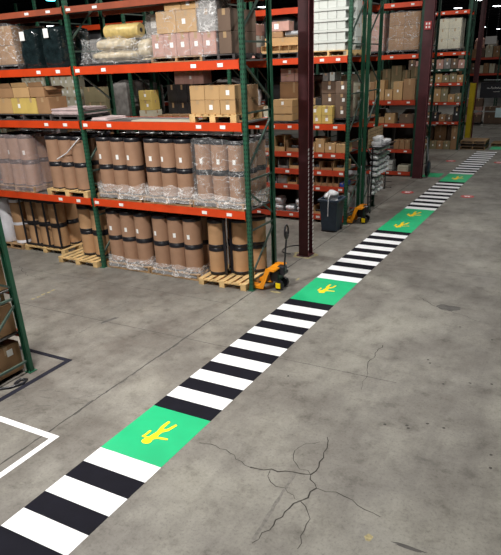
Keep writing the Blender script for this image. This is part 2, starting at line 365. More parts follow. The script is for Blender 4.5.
def rack(label, xs, y0, y1, levels, h, holes=True, gm='green', beam='orange', bh=.14, deck=True, labels=4, bays=None, name='pallet_rack', lightside=True):
    t=thing(name,label,'rack',(xs[-1],y0,0)); ox,oy=xs[-1],y0
    up=None
    for x in xs:
        for k,y in enumerate((y0+.035,y1-.035)):
            if up is None: up=upright_mesh(h,holes,gm).build('upright',[gm,'hole'],t); o=up
            else: o=up.copy(); COL.objects.link(o); o.parent=t
            o.location=(x-ox,y-oy,0)
            if k: o.rotation_euler=(0,0,PI)
        for q in BR:
            b=MB(); ya,yb=.07,y1-y0-.07
            if q[0]=='h':
                if q[1]>h-.1: continue
                b.bar((x-ox,ya,q[1]),(x-ox,yb,q[1]),.03,.03)
            else:
                if max(q[1:])>h: continue
                b.bar((x-ox,ya,q[1]),(x-ox,yb,q[2]),.03,.03)
            b.build('brace','steel' if gm=='green' else gm,t)
    for i in range(len(xs)-1):
        xa,xb=xs[i+1],xs[i]
        for li,L in enumerate(levels):
            z,hh,bm_=(L if isinstance(L,tuple) else (L,bh,beam))
            if bays and not bays(i,z): continue
            for yy,rear in ((y0,0),(y1,1)):
                b=MB(); y=yy-oy; s=-1 if not rear else 1
                X0,X1=xa-ox+.045,xb-ox-.045
                ya,yb=sorted((y-s*.0-.0+s*.012,y-s*.045))
                b.box(X0,X1,ya,yb,z-hh,z-.03); y2,y3=sorted((y+s*.012,y-s*.02)); b.box(X0,X1,y2,y3,z-.03,z)
                for X in (X0,X1):    # end plates with clips
                    b.box(min(X,X+(.0)),X+.006,y+s*.0-.03,y+.03,z-hh-.02,z+.015) if X==X0 else b.box(X-.006,X,y-.03,y+.03,z-hh-.02,z+.015)
                o=b.build('beam',bm_,t)
                if not rear and labels:
                    W=xb-xa
                    for j in range(labels):
                        xx=xa-ox+W*(j+.5)/labels+random.uniform(-.12,.12)
                        if labels==4: xx=xa-ox+[.12,.75,W-.95,W-.42][j]+random.uniform(-.03,.03)
                        c=MB(); c.box(xx-.055,xx+.055,y-.0165,y-.013,z-hh*.72,z-hh*.3); c.build('beam_label','label',o)
            if deck:
                b=MB(); b.box(xa-ox+.05,xb-ox-.05,.05,y1-y0-.05,z-.028,z-.004)
                b.build('shelf_deck','deck',t)
    return t
AX=[0,-3.74,-7.48,-11.22]
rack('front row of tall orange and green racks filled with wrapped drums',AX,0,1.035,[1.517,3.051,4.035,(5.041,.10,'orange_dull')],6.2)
CX=[-.1,-3.45,-6.8,-10.15,-13.5]
CL=[4.045,(2.51,.14,'orange'),(1.815,.13,'redbeam'),(1.38,.14,'redbeam'),(.97,.13,'redbeam'),(.22,.14,'redbeam')]
rack('second row rack of small-parts shelves behind the first maroon column',CX,5.33,6.36,CL,6.2,labels=7)
rack('back half of the second rack row behind the small-parts shelves',CX,6.66,7.69,[(5.25,.14,'orange'),4.045,2.51],6.2,holes=False,labels=0)
DX=[-.27,-4.0,-7.75,-11.5]
DL=[5.60,4.05,(2.60,.14,'redbeam'),(1.83,.13,'redbeam'),(.95,.12,'redbeam'),(.17,.13,'redbeam')]
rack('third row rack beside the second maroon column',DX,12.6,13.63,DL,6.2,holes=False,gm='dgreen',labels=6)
rack('back half of the third rack row behind its cartons',DX[:3],13.9,14.93,[4.05],6.2,holes=False,gm='dgreen',labels=0,deck=False)
EX=[-.09,-3.8,-7.5]
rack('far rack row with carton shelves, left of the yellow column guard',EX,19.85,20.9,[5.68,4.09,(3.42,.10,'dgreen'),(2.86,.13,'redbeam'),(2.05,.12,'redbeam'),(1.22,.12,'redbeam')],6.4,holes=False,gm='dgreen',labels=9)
rack('rear half of the far rack row by the yellow guard',[-.42,-4.1],21.2,22.2,[4.09,2.86],6.4,holes=False,gm='dgreen',labels=0,deck=False)
GX=[3.2,-.5,-4.2]
rack('farthest rack row bridging over the passage at far right',GX,33,34,[(3.75,.12,'redbeam'),(2.85,.12,'redbeam')],5.2,holes=False,gm='dgreen',labels=0)
rack('near green rack end at the left edge with brown cartons',[-1.39,-4.6],-5.24,-4.16,[(1.28,.08,'redbeam'),(.64,.09,'redbeam'),(2.4,.1,'redbeam')],4.2)

# ------------------------------------------------------------------ columns
def column(x0,x1,y0,lab,chev):
    t=thing('steel_column',lab,'column',((x0+x1)/2,y0,0)); w=(x1-x0)/2
    b=MB(); b.box(-w,w,0,.012,0.012,8.98); b.box(-w,w,.24,.252,.012,8.98); b.box(-.006,.006,.012,.24,.012,8.98); b.build('i_beam','maroon',t)
    b=MB(); b.box(w+.0005,w+.006,0,.014,.02,8.9); b.box(w+.0005,w+.005,.238,.254,.02,8.9); b.build('flange_edge','maroon_worn',t)
    b=MB(); b.box(-w-.04,w+.04,-.05,.3,0,.011); b.build('base_plate','maroon',t)
    if chev:
        b=MB()
        for k in range(26): b.bar((w+.008,.236,.15+k*.085),(w+.008,.262,.20+k*.085),.008,.03)
        b.build('chevron_tape','label',t)
        b=MB()
        for k in range(26): b.bar((w+.008,-.0,.15+k*.085),(w+.008,.022,.20+k*.085),.006,.022)
        b.build('chevron_tape','label',t)
    return t
column(-.09,.13,2.40,'first maroon steel column, on the aisle right of the orange pallet jack',True)
column(-.17,.13,12.35,'second maroon steel column, at the end of the third rack row',False)
column(-.22,-.02,22.9,'third and farthest maroon steel column, above the yellow guard',False)
for x,y,z,lab in [(.02,2.385,5.12,'small red sign high on the first maroon column'),(-.02,12.32,4.75,'small red sign high on the second maroon column')]:
    t=thing('column_sign',lab,'sign',(x,y,z)); b=MB(); b.box(-.11,.11,0,.01,0,.24); b.build('plate','redp',t); b=MB()
    for q in range(2): b.box(-.07,-.02,-.002,-.0005,.04+.1*q,.1+.1*q); b.box(.02,.07,-.002,-.0005,.04+.1*q,.1+.1*q)
    b.build('lettering','label',t)
# yellow guard
t=thing('column_guard','tall yellow guard around the foot of the farthest column','column guard',(-.26,22.45,0))
b=MB(); b.prism([(0,0),(.24,0),(.24,.3),(.21,.3),(.21,.03),(.03,.03),(.03,.3),(0,.3)],0.011,2.72); b.build('shield','guard',t)
b=MB(); b.box(-.03,.3,-.03,.33,0,.01); b.build('foot_plate','guard',t)
# yellow worn paint + cable at first column
b=MB(); vs=[]; n=40
for i in range(n+1):
    a=2*PI*i/n; r1=.27+.03*math.sin(5*a); r0=.20
    vs+=[(.02+r0*math.cos(a),2.5+r0*math.sin(a),.001),(.02+r1*math.cos(a),2.5+r1*math.sin(a),.001)]
b.add(vs,[(2*i,2*i+1,2*i+3,2*i+2) for i in range(n)]); b.build('worn_yellow_ring','faded',fl)
b=MB(); b.tube([(-.12+.25*math.cos(a/10*PI)-.25,2.75+.35*math.sin(a/10*PI),.012) for a in range(4,17)],.012)
tag(b.build('cable','black'),'black cable looped on the floor behind the first column','cable')
t=thing('hose_reel','dark round hose reel leaning at the second maroon column','hose reel',(.27,12.75,0))
b=MB()
def ring(b,cx,y,cz,R,r,mi=0,n=24,sx=1,axis='x'):
    pts=[((cx,y+R*math.cos(2*PI*i/n)*sx,cz+R*math.sin(2*PI*i/n)) if axis=='x' else (cx+R*math.cos(2*PI*i/n)*sx,y,cz+R*math.sin(2*PI*i/n))) for i in range(n+1)]
    b.tube(pts,r,8,mi)
ring(b,0,0,.31,.24,.05); b.build('hose_coil','black',t)
b=MB(); b.lathe(0,0,[(.06,-.05),(.2,-.045),(.2,.045),(.06,.05)],20); o=b.build('disc','dblue',t); o.rotation_euler=(0,PI/2,0); o.location=(0,0,.31)
b=MB(); b.box(-.03,.03,-.05,.05,.0,.05); b.bar((0,.0,.5),(-.12,.1,1.35),.05,.03); b.build('bracket','tin',t)

# ------------------------------------------------------------------ goods helpers
CW={'tan':'tan','brown':'brown','dbrown':'dark brown','yellowc':'yellowish','olive':'olive','cream':'cream','whitec':'white','pink':'pinkish','grey':'grey','blackc':'black','kraft':'brown'}
def carton(x0,x1,y0,y1,z0,z1,c,lab,cat='box',group=None,lbl=None,tape=True,name='cardboard_box',rz=0,cor=.006):
    g=.003; cx,cy=(x0+x1)/2,(y0+y1)/2; w,d,h=(x1-x0)/2-g,(y1-y0)/2-g,z1-z0-.002
    t=thing(name,lab,cat,(cx,cy,z0),rz,group)
    b=MB(); b.box(-w,w,-d,d,0,h,0,cor)
    # flap seams along the top and flap lines on the sides
    b.box(-w*.985,w*.985,-.002,.002,h-.001,h+.0006,1)
    b.box(-w*.97,w*.97,-d-.0006,-d+.001,h*.965,h*.972,1)
    b.build('carton_body',[c,'seam'],t)
    if tape:
        b=MB(); tw=min(.03,w*.25)
        b.box(-tw,tw,-d-.0012,-d+.001,h*.72,h*.99); b.box(w-.001,w+.0012,-tw,tw,h*.72,h*.99); b.box(-tw,tw,-d,d,h+.0008,h+.0018)
        b.build('packing_tape','tape',t)
    if lbl:
        lx,lz,lw,lh=lbl; b=MB(); b.box(-w+2*w*lx-lw/2,-w+2*w*lx+lw/2,-d-.003,-d-.0015,h*lz-lh/2,h*lz+lh/2); b.build('shipping_label','label',t)
    return t
def openbin(x0,x1,y0,y1,z0,z1,c,lab,group=None,fill=None):
    g=.004; w,d,h=(x1-x0)/2-g,(y1-y0)/2,z1-z0-.002; th=.008
    t=thing('open_bin_box',lab,'box',((x0+x1)/2,(y0+y1)/2,z0),0,group)
    b=MB(); b.box(-w,w,-d,d,0,th); b.box(-w,-w+th,-d,d,th,h); b.box(w-th,w,-d,d,th,h); b.box(-w+th,w-th,d-th,d,th,h); b.box(-w+th,w-th,-d,-d+th,th,h*.3); b.box(-w+th,w-th,-d*.2,d-th,h-th,h)
    b.build('bin_shell',c,t)
    if fill:
        b=MB()
        for k in range(5): b.lathe(-w*.6+k*w*.3,random.uniform(-d*.6,0),[(.01,th),(w*.2,th+.02),(w*.2,h*.45),(.01,h*.5)],8)
        b.build('small_goods',fill,t)
    return t
def grid(x0,x1,nx,z0,z1,nz,y0,y1,c,desc,lbls=(),group=None,tape=True):
    rows=['bottom','middle','top'] if nz==3 else (['lower','upper'] if nz==2 else (['single'] if nz==1 else [ORD[k]+' row from below' for k in range(nz)]))
    for r in range(nz):
        for k in range(nx):
            a=x0+(x1-x0)*k/nx; e=x0+(x1-x0)*(k+1)/nx; p=z0+(z1-z0)*r/nz; q=z0+(z1-z0)*(r+1)/nz
            col=c if isinstance(c,str) else c[(k+r)%len(c)]
            rw='' if nz==1 else (' %s row,'%rows[r] if nz<4 else ' row %s from below,'%ORD[r].replace(' row',''))
            nm='%s carton,%s%s %s'%(CW.get(col,col),rw,'' if nx==1 else ' %s from left,'%ORD[k],desc)
            j=random.uniform(-.008,.008)
            carton(a,e,y0+j+.01,y1,p,q,col,nm,group=group or ('cartons '+desc),lbl=(.5+random.uniform(-.15,.2),.5,.07,.08) if lbls=='all' or (k,r) in lbls else None,tape=tape)
PROTO={}
def pallet(x0,x1,y0,y1,z,lab,m='wood2',h=.125):
    w,d=(x1-x0),(y1-y0); key=(round(w,2),round(d,2),m,h)
    t=thing('wooden_pallet',lab,'pallet',((x0+x1)/2,(y0+y1)/2,z+.001))
    if key not in PROTO:
        b=MB(); n=7
        for i in range(n): yy=-d/2+(d-.1)*i/(n-1); b.box(-w/2,w/2,yy,yy+.1,h-.018,h,0,.002)
        o1=b.build('deck_boards',m,t)
        st=[]
        for x in (-w/2,-.0225,w/2-.045):
            b=MB(); b.prism([(-d/2,.018),(-d/2+.2*d,.018),(-d/2+.22*d,.05),(-d/2+.38*d,.05),(-d/2+.4*d,.018),(d/2-.4*d,.018),(d/2-.38*d,.05),(d/2-.22*d,.05),(d/2-.2*d,.018),(d/2,.018),(d/2,h-.0185),(-d/2,h-.0185)],x,x+.045,0,lambda p,zz:(zz,p[0],p[1]))
            st.append(b.build('stringer',m,t))
        b=MB()
        for yy in (-d/2,-.05,d/2-.1): b.box(-w/2,w/2,yy,yy+.1,0,.0175,0,.002)
        o2=b.build('base_boards',m,t)
        PROTO[key]=t
    else:
        for ch in PROTO[key].children:
            c=ch.copy(); COL.objects.link(c); c.parent=t
    return t
def block_pallet(x0,x1,y0,y1,z,lab,m='wood',h=.13):
    w,d=(x1-x0),(y1-y0); t=thing('wooden_pallet',lab,'pallet',((x0+x1)/2,(y0+y1)/2,z+.001))
    b=MB()
    for i in range(7): xx=-w/2+(w-.11)*i/6; b.box(xx,xx+.11,-d/2,d/2,h-.018,h,0,.002)
    for yy in (-d/2,-.05,d/2-.1): b.box(-w/2,w/2,yy,yy+.1,h-.036,h-.0185)
    b.build('deck_boards',m,t)
    for x in (-w/2,-.06,w/2-.12):
        for yy in (-d/2,-.06,d/2-.12): b=MB(); b.box(x,x+.12,yy,yy+.12,.018,h-.0365,0,.003); b.build('block',m,t)
        b=MB(); b.box(x,x+.12,-d/2,d/2,0,.0175); b.build('base_board',m,t)
    return t
def film(x0,x1,y0,y1,z0,z1,lab,m='film',amp=.012,flare=0,rows=14,cap=False):
    t=MB(); n=96; R=.16; cx,cy=(x0+x1)/2,(y0+y1)/2; hw,hd=(x1-x0)/2,(y1-y0)/2; vs=[]
    for k in range(rows+1):
        z=z0+(z1-z0)*k/rows
        for i in range(n):
            a=2*PI*i/n; c,s=math.cos(a),math.sin(a); p=8
            r=1/((abs(c)**p+abs(s)**p)**(1/p)); x,y=c*r*hw,s*r*hd
            q=noise.noise(Vector((x*5,y*5,z*4+cx)))*amp*2.2+noise.noise(Vector((x*17,y*17,z*14+cx)))*amp
            fx=flare*(1-k/rows)**2*(1+2*noise.noise(Vector((x*7,y*7,cx))))
            L=math.hypot(x,y); f=1+(abs(q)+fx+.006)/L
            zz=z+(noise.noise(Vector((x*4,y*4,cx+9)))*.06 if k==rows and not cap else 0)
            vs.append((x*f,y*f,zz-z0))
    fs=[(k*n+i,k*n+(i+1)%n,(k+1)*n+(i+1)%n,(k+1)*n+i) for k in range(rows) for i in range(n)]
    t.add(vs,fs,0,True)
    if cap: t.add(vs[-n:],[tuple(range(n))],0)
    o=t.build('stretch_film',m,None,(cx,cy,z0)); tag(o,lab,'plastic film'); return o
# ---- drums
def drum_proto(r,h,body,band):
    t=thing('fibre_drum','x','drum')
    b=MB(); b.lathe(0,0,[(r,.012),(r,h-.07)],22); b.build('drum_body',body,t)
    b=MB(); b.lathe(0,0,[(r+.004,h-.072),(r+.006,h-.065),(r+.006,h-.004),(r,h),(r-.012,h),(r-.014,h-.014),(.02,h-.014)],22); b.build('lid','black',t)
    b=MB(); b.lathe(0,0,[(r-.004,.0),(r+.005,.002),(r+.005,band),(r+.001,band+.003)],22); b.build('base_ring','black',t)
    return t
def add_label(t,r,z,a=-PI/2):
    b=MB(); vs=[]
    for zz in (z-.045,z+.045):
        for i in range(5): q=a+(-.16+.08*i); vs.append(((r+.002)*math.cos(q),(r+.002)*math.sin(q),zz))
    b.add(vs,[(i,i+1,6+i,5+i) for i in range(4)]); b.build('drum_label','label',t)
DP={}
def drums(x0,x1,y0,nx,ny,z,nz,h,where,body='kraft',band=.02,labels=True,gap=.006,skip=None):
    d=(x1-x0)/nx; r=d/2-gap; key=(round(r,3),round(h,3),body,band)
    if key not in DP:
        a=drum_proto(r,h,body,band); c=drum_proto(r,h,body,band); add_label(c,r,h*.33); DP[key]=[a,c,False,False]
    cols=['left','centre','right'] if nx==3 else (['left','right'] if nx==2 else [ORD[i]+' column' for i in range(nx)]); rws=['front','middle','rear','far rear']
    tiers=['lower','upper'] if nz==2 else ['single','upper'];
    for k in range(nz):
        for j in range(ny):
            for i in range(nx):
                if skip and skip(i,j,k): continue
                li=1 if (labels and k==nz-1 and j==0) else 0
                lab='%s drum with black rim, %s tier, %s row, %s column, %s'%({'kraft':'brown','kraft2':'tan'}[body],tiers[k],rws[j],cols[i].replace(' column',''),where)
                lab=' '.join(lab.split()[:16])
                loc=(x0+d*(i+.5)+random.uniform(-.003,.003),y0+d*(j+.5)+random.uniform(-.003,.003),z+k*(h+.001)+.002)
                if not DP[key][2+li]:
                    o=DP[key][li]; DP[key][2+li]=True; o.location=loc; o['label']=lab; o['group']='drums '+where
                    if True: o.rotation_euler=(0,0,random.uniform(-.25,.25))
                else: dup(DP[key][li],loc,lab,random.uniform(-.3,.3),'drums '+where)
A='' 
# level-one loads (beam top 1.517)
Z1=1.517; H=.545
loads=[(-6.66,-5.47,'pink film load at far left, first shelf'),(-5.03,-3.90,'load left of the left upright, first shelf'),(-3.60,-2.47,'third wrapped load from left, first shelf'),(-2.39,-1.26,'fourth wrapped load, first shelf'),(-1.21,-.10,'load beside the right upright, first shelf')]
for i,(a,c,w) in enumerate(loads):
    y=.05
    if i==1: block_pallet(a-.02,c+.03,y-.05,y+.95,Z1,'pale block pallet under the drums left of the left upright, first shelf','wood')
    else: pallet(a-.01,c+.01,y-.03,y+.98,Z1,'wooden pallet under the '+w,'wood2')
    drums(a+.02,c-.02,y+.0,3,2 if False else 3,Z1+.132,2,H,w,skip=lambda i,j,k: j==1 and i==1 and k==0,labels=(i!=1))
film(-6.67,-5.46,.03,1.14,Z1+.03,Z1+.132+2*H+.02,'clear stretch film around the pink load at far left, first shelf','filmp',.012,.05)
film(-3.62,-2.45,.03,1.14,Z1+.06,Z1+.34,'crumpled film skirt on third wrapped load from left, first shelf','filmh',.02,.05,6)
film(-2.41,-1.24,.03,1.14,Z1+.06,Z1+.36,'crumpled film skirt on fourth wrapped load, first shelf','filmh',.02,.05,6)
film(-1.23,-.085,.03,1.14,Z1+.10,Z1+.132+2*H+.03,'stretch film around drums beside the right upright, first shelf','film',.014,.0)
film(-1.25,-.07,.02,1.15,Z1+.05,Z1+.26,'crumpled film skirt on drum load beside the right upright','filmh',.02,.05,5)
# cord across the second load
b=MB(); b.tube([(-4.62,.035,2.28),(-4.3,.03,2.42),(-3.98,.035,2.66),(-3.9,.05,2.72)],.012); tag(b.build('twine','bagw'),'white twine slanting across the drums left of the left upright','twine')
# floor loads
drums(-4.60+.0,-3.86,.22,2,3,.135,2,.56,'on the open pallet by the left upright on the floor',body='kraft2',band=.05,labels=False)
block_pallet(-5.0,-3.84,-.08,.92,0,'pale block pallet on the floor just left of the left upright','wood')
drums(-6.50,-5.34,.40,3,3,.135,2,.56,'on the strapped floor load, second pallet from left',body='kraft2',band=.03,labels=False,skip=lambda i,j,k:i==1 and j==1 and k==0)
block_pallet(-6.56,-5.22,.34,1.40,0,'orange-brown pallet on the floor under the black-strapped drums','wood')
t=thing('strapping','black vertical straps on the strapped drum load, floor, second from left','strapping',(-5.93,.375,0))
for i in range(4):
    x=-6.50+.387*i+5.93; b=MB(); b.box(x-.03,x+.03,.005,.012,.15,1.27); b.build('strap','black',t)
for z in (.70,1.24,.17): b=MB(); b.box(-.58,.57,-.004,.003,z-.025,z+.025); b.build('band','black',t)
drums(-3.66,-2.53,.11,3,3,.135,2,.56,'on the wrapped floor load, middle of the bay',skip=lambda i,j,k:i==1 and j==1 and k==0)
pallet(-3.68,-2.50,.07,1.18,0,'wooden pallet on the floor under the middle wrapped drums','wood2')
film(-3.68,-2.51,.09,1.33,.05,.30,'crumpled film skirt on the wrapped floor load, middle of the bay','filmh',.02,.04,6)
drums(-2.43,-1.27,.10,3,3,.135,2,.56,'on the floor load right of middle',skip=lambda i,j,k:i==1 and j==1 and k==0)
pallet(-2.46,-1.24,.06,1.16,0,'wooden pallet on the floor under the load right of middle','wood2')
film(-2.45,-1.25,.08,1.28,.05,.27,'crumpled film skirt on the floor load right of middle','filmh',.018,.04,6)
block_pallet(-1.16,-.08,-.07,.93,0,'pale block pallet on the floor beside the orange pallet jack','wood')
def dpl(spots):
    for k,(x,y,w) in enumerate(spots):
        drums(x-.185,x+.185,y-.185,1,1,.135,2,.56,w,body='kraft2',band=.06,labels=False)
dpl([(-.93,.36,'in the front left stack by the pallet jack'),(-.50,.55,'in the front right stack by the pallet jack'),(-.75,.80,'in the rear stack by the pallet jack'),(-.28,.82,'in the rear right stack by the pallet jack')])
t=thing('strapping','black vertical straps between the drum stacks by the pallet jack','strapping',(-.72,.3,0))
for x,y in ((-.0,-.02),(.06,.12)): b=MB(); b.box(x-.03,x+.03,y,y+.008,.14,1.26); b.build('strap','black',t)
for pr_ in DP.values():
    for q in (0,1):
        if not pr_[2+q]:
            for ch in list(pr_[q].children): bpy.data.objects.remove(ch)
            bpy.data.objects.remove(pr_[q])
# white and brown rolls
def roll(x,y,r,h,m,lab,lean=0,bands=()):
    t=thing('upright_roll',lab,'roll',(x,y,.135)); t.rotation_euler=(0,lean,0)
    b=MB(); b.lathe(0,0,[(.04,0),(r-.01,0),(r,.01),(r,h-.01),(r-.01,h),(.04,h)],26); b.build('roll_body',m,t)
    for z in bands: b=MB(); b.lathe(0,0,[(r+.004,z),(r+.004,z+.07)],26); b.build('film_band','rollwhite',t)
roll(-7.25,.52,.20,1.08,'rollwhite','tall white roll standing on the pallet at the left edge')
roll(-6.80,.56,.185,1.08,'kraft2','brown paper roll with white bands beside the white roll','0' and 0,(.0,.45,1.0))
pallet(-7.42,-6.60,.30,1.2,0,'dark wooden pallet under the white and brown rolls','wood2')

# level two (3.051)
Z2=3.051
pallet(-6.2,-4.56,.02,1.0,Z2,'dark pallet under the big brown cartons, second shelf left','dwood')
grid(-6.17,-5.25,2,Z2+.13,Z2+.44,1,.04,.55,['tan','yellowc'],'at left on the dark pallet, second shelf',lbls=[(1,0)])
carton(-5.25,-4.95,.04,.55,Z2+.13,Z2+.44,'yellowc','narrow yellowish carton in the lower row on the dark pallet, second shelf')
carton(-4.94,-4.58,.04,.55,Z2+.13,Z2+.45,'brown','brown carton at right end of the lower row, dark pallet, second shelf')
def flapbox(x0,x1,y0,y1,z0,z1,c,lab):
    t=carton(x0,x1,y0,y1,z0,z1-.06,c,lab,tape=False); w=(x1-x0)/2;d=(y1-y0)/2; h=z1-z0-.06
    b=MB(); b.add([(-w,-d,h),(w,-d,h),(w*.95,-d-.03,h+.09),(-w*.9,-d-.03,h+.08)],[(0,1,2,3)]); b.add([(w,-d,h),(w,d,h),(w+.1,d,h-.06),(w+.09,-d,h-.07)],[(0,1,2,3)])
    b.build('open_flap',c,t)
flapbox(-6.1,-5.62,.06,.55,Z2+.445,Z2+.70,'brown','small brown opened carton at left of the upper row, second shelf')
flapbox(-5.6,-5.12,.05,.55,Z2+.445,Z2+.71,'tan','tan opened carton in the middle of the upper row, second shelf')
flapbox(-5.1,-4.68,.05,.55,Z2+.452,Z2+.71,'brown','brown opened carton at right of the upper row, second shelf')
t=thing('sheet_stack','stack of pale pink flat boards on the second shelf by the left upright','stack of boards',(-4.34,.5,Z2+.10))
b=MB()
for k in range(8): j=random.uniform(-.05,.05); b.box(-.50+j*.5,.50+j*.4,-.42+j*.5,.42,k*.016,k*.016+.013)
b.build('boards','pinksheet',t)
pallet(-4.87,-3.83,.05,.98,Z2,'low pallet under the pale pink boards, second shelf','dwood',.095)
b=MB(); b.box(-3.6,-3.36,.1,.9,0,.10); 
t=thing('folded_board','folded pale board lying right of the left upright, second shelf','board',(-3.42,.45,Z2)); 
b=MB(); b.box(-.2,.25,-.3,.3,0,.02,0,.004); b.box(-.18,.2,-.28,.3,.021,.05,0,.004); b.build('boards','pinksheet',t)
b=MB(); b.box(-2.5,-1.15,.05,.35,Z2+.001,Z2+.02); tag(b.build('light_plank','cream'),'thin pale plank lying on the second shelf deck','plank')
block_pallet(-1.14,-.17,.02,.98,Z2,'yellow block pallet under six tan cartons, second shelf right','wood')
grid(-1.12,-.19,3,Z2+.132,Z2+.60,2,.04,.45,'tan','on the yellow pallet, second shelf right',lbls=[(2,1),(1,0),(2,0)])
grid(-1.12,-.19,2,Z2+.132,Z2+.58,2,.47,.90,'brown','behind the tan six, second shelf right')

# level three (4.035)
Z3=4.035
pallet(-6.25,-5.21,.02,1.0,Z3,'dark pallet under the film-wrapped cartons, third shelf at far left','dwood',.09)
grid(-6.22,-5.30,2,Z3+.095,Z3+.80,2,.05,.95,['brown'],'film-wrapped at far left, third shelf')
film(-6.24,-5.27,.04,.98,Z3+.06,Z3+.83,'glossy film round the brown cartons at far left, third shelf','film',.02,.04)
def blob(x0,x1,y0,y1,z0,z1,m,lab,name,cat,p=5,n=40,rows=12,amp=.03,lbl=None,cin=.9):
    b=MB(); vs=[]; cx,cy=(x0+x1)/2,(y0+y1)/2; hw,hd=(x1-x0)/2-amp,(y1-y0)/2-amp; h=z1-z0
    for k in range(rows+1):
        v=k/rows; e=(1-abs(2*v-1)**p)**(1/p); e=max(e,.35 if k in(0,rows) else e)
        if k==0: e=cin
        for i in range(n):
            a=2*PI*i/n; c,s=math.cos(a),math.sin(a); r=1/((abs(c)**p+abs(s)**p)**(1/p))
            x,y=c*r*hw*e,s*r*hd*e; q=noise.noise(Vector((x*6+cx,y*6,v*h*7)))*amp
            L=math.hypot(x,y) or 1; vs.append((x*(1+q/L),y*(1+q/L),v*h))
    b.add(vs,[(k*n+i,k*n+(i+1)%n,(k+1)*n+(i+1)%n,(k+1)*n+i) for k in range(rows) for i in range(n)],0,True)
    b.add(vs[:n],[tuple(range(n-1,-1,-1))]); b.add(vs[-n:],[tuple(range(n))],0,True)
    if lbl:
        t=thing(name,lab,cat,(cx,cy,z0)); b.build('wrapped_body',m,t)
        lx,lz,lw,lh=lbl; c=MB(); c.box(lx-lw/2,lx+lw/2,-(y1-y0)/2-.004,-(y1-y0)/2+.0,lz-lh/2,lz+lh/2); c.build('paper_label','label',t); return t
    o=b.build(name,m,None,(cx,cy,z0)); tag(o,lab,cat); return o
blob(-5.22,-4.66,.05,.98,Z3+.01,Z3+.74,'blackfilm','black film-wrapped bale with white label, third shelf, left one','wrapped_bale','bale',8,lbl=(-.08,.58,.13,.16))
blob(-4.62,-4.02,.05,.98,Z3+.01,Z3+.75,'blackfilm','black film-wrapped bale with white label, third shelf, beside left upright','wrapped_bale','bale',8,lbl=(-.04,.60,.13,.16))
pallet(-3.5,-1.92,.02,1.0,Z3,'low dark pallet under the cream sacks, third shelf','dwood',.06)
blob(-3.50,-2.20,.03,.95,Z3+.065,Z3+.25,'sack','flat cream sack at the bottom of the sack pile, third shelf','plastic_sack','sack',3,amp=.05)
blob(-2.9,-1.92,.06,.95,Z3+.065,Z3+.34,'sack','cream film-wrapped sack at lower right of the sack pile, third shelf','plastic_sack','sack',3,amp=.05) if False else blob(-2.32,-1.86,.03,.95,Z3+.065,Z3+.42,'sack','cream film-wrapped sack at lower right of the sack pile, third shelf','plastic_sack','sack',3,amp=.05)
blob(-3.36,-2.34,.04,.9,Z3+.235,Z3+.46,'sack','cream sack in the middle layer of the sack pile, third shelf','plastic_sack','sack',3,amp=.05)
def hroll(x0,x1,y,z,r,m,lab):
    t=thing('film_roll',lab,'roll',((x0+x1)/2,y,z)); L=(x1-x0)/2
    b=MB(); b.tube([(-L,0,0),(-L+.03,0,0),(L-.03,0,0),(L,0,0)],[r*.9,r,r,r*.9],20); b.build('roll_body',m,t)
    b=MB(); b.tube([(L-.02,0,0),(L+.004,0,0)],r*.3,12); b.build('core','black',t)
hroll(-3.05,-2.25,.32,Z3+.44+.12,.125,'sackyellow','yellow wrapped roll lying on top of the sack pile, third shelf')
film(-3.52,-1.86,.02,.97,Z3+.03,Z3+.45,'crumpled clear film draped around the cream sack pile, third shelf','film',.03,.05,10)
# centre wrapped load
pallet(-1.86,-.78,.02,1.0,Z3,'wooden pallet under the tall wrapped cartons, third shelf','wood2',.09)
grid(-1.84,-.50,5,Z3+.095,Z3+.45,1,.04,.55,'pink','lower tier of tall wrapped load, third shelf',lbls='all')
grid(-1.70,-.86,2,Z3+.452,Z3+.79,1,.04,.5,'tan','second tier of tall wrapped load, third shelf',lbls=[(1,0)])
carton(-.84,-.50,.05,.5,Z3+.452,Z3+.78,'grey','grey film-covered carton, second tier of the tall wrapped load, third shelf')
grid(-1.52,-.82,2,Z3+.792,Z3+.99,1,.06,.5,'tan','top tier of tall wrapped load, third shelf',lbls=[(1,0)])
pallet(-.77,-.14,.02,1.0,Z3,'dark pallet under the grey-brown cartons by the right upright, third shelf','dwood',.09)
grid(-.47,-.22,1,Z3+.095,Z3+.76,2,.06,.95,'dbrown','by the right upright, third shelf')
carton(-.81,-.5,.08,.5,Z3+.785,Z3+.94,'grey','grey wrapped carton at the very top right of the tall wrapped load, third shelf')
film(-1.86,-.48,.03,.57,Z3+.07,Z3+.45,'stretch film around the lower tier of the tall wrapped load','film',.014,.02,8)
film(-1.72,-.47,.03,.53,Z3+.46,Z3+.80,'stretch film around the second tier of the tall wrapped load','film',.016,0,8)
film(-.86,-.46,.035,.54,Z3+.44,Z3+.95,'crumpled film over the grey cartons of the tall wrapped load','filmh',.03,0,10)
carton(-2.22,-1.90,.45,.95,Z3+.345,Z3+.80,'grey','grey wrapped carton with label left of the tall load, third shelf',lbl=(.5,.7,.11,.17))
film(-2.24,-1.89,.43,.97,Z3+.35,Z3+.82,'crumpled film on the grey carton left of the tall load','filmh',.02,0,8)
carton(-.21,-.10,.06,.4,Z3+.0,Z3+.18,'yellowc','small yellowish carton against the right upright, third shelf') if False else None

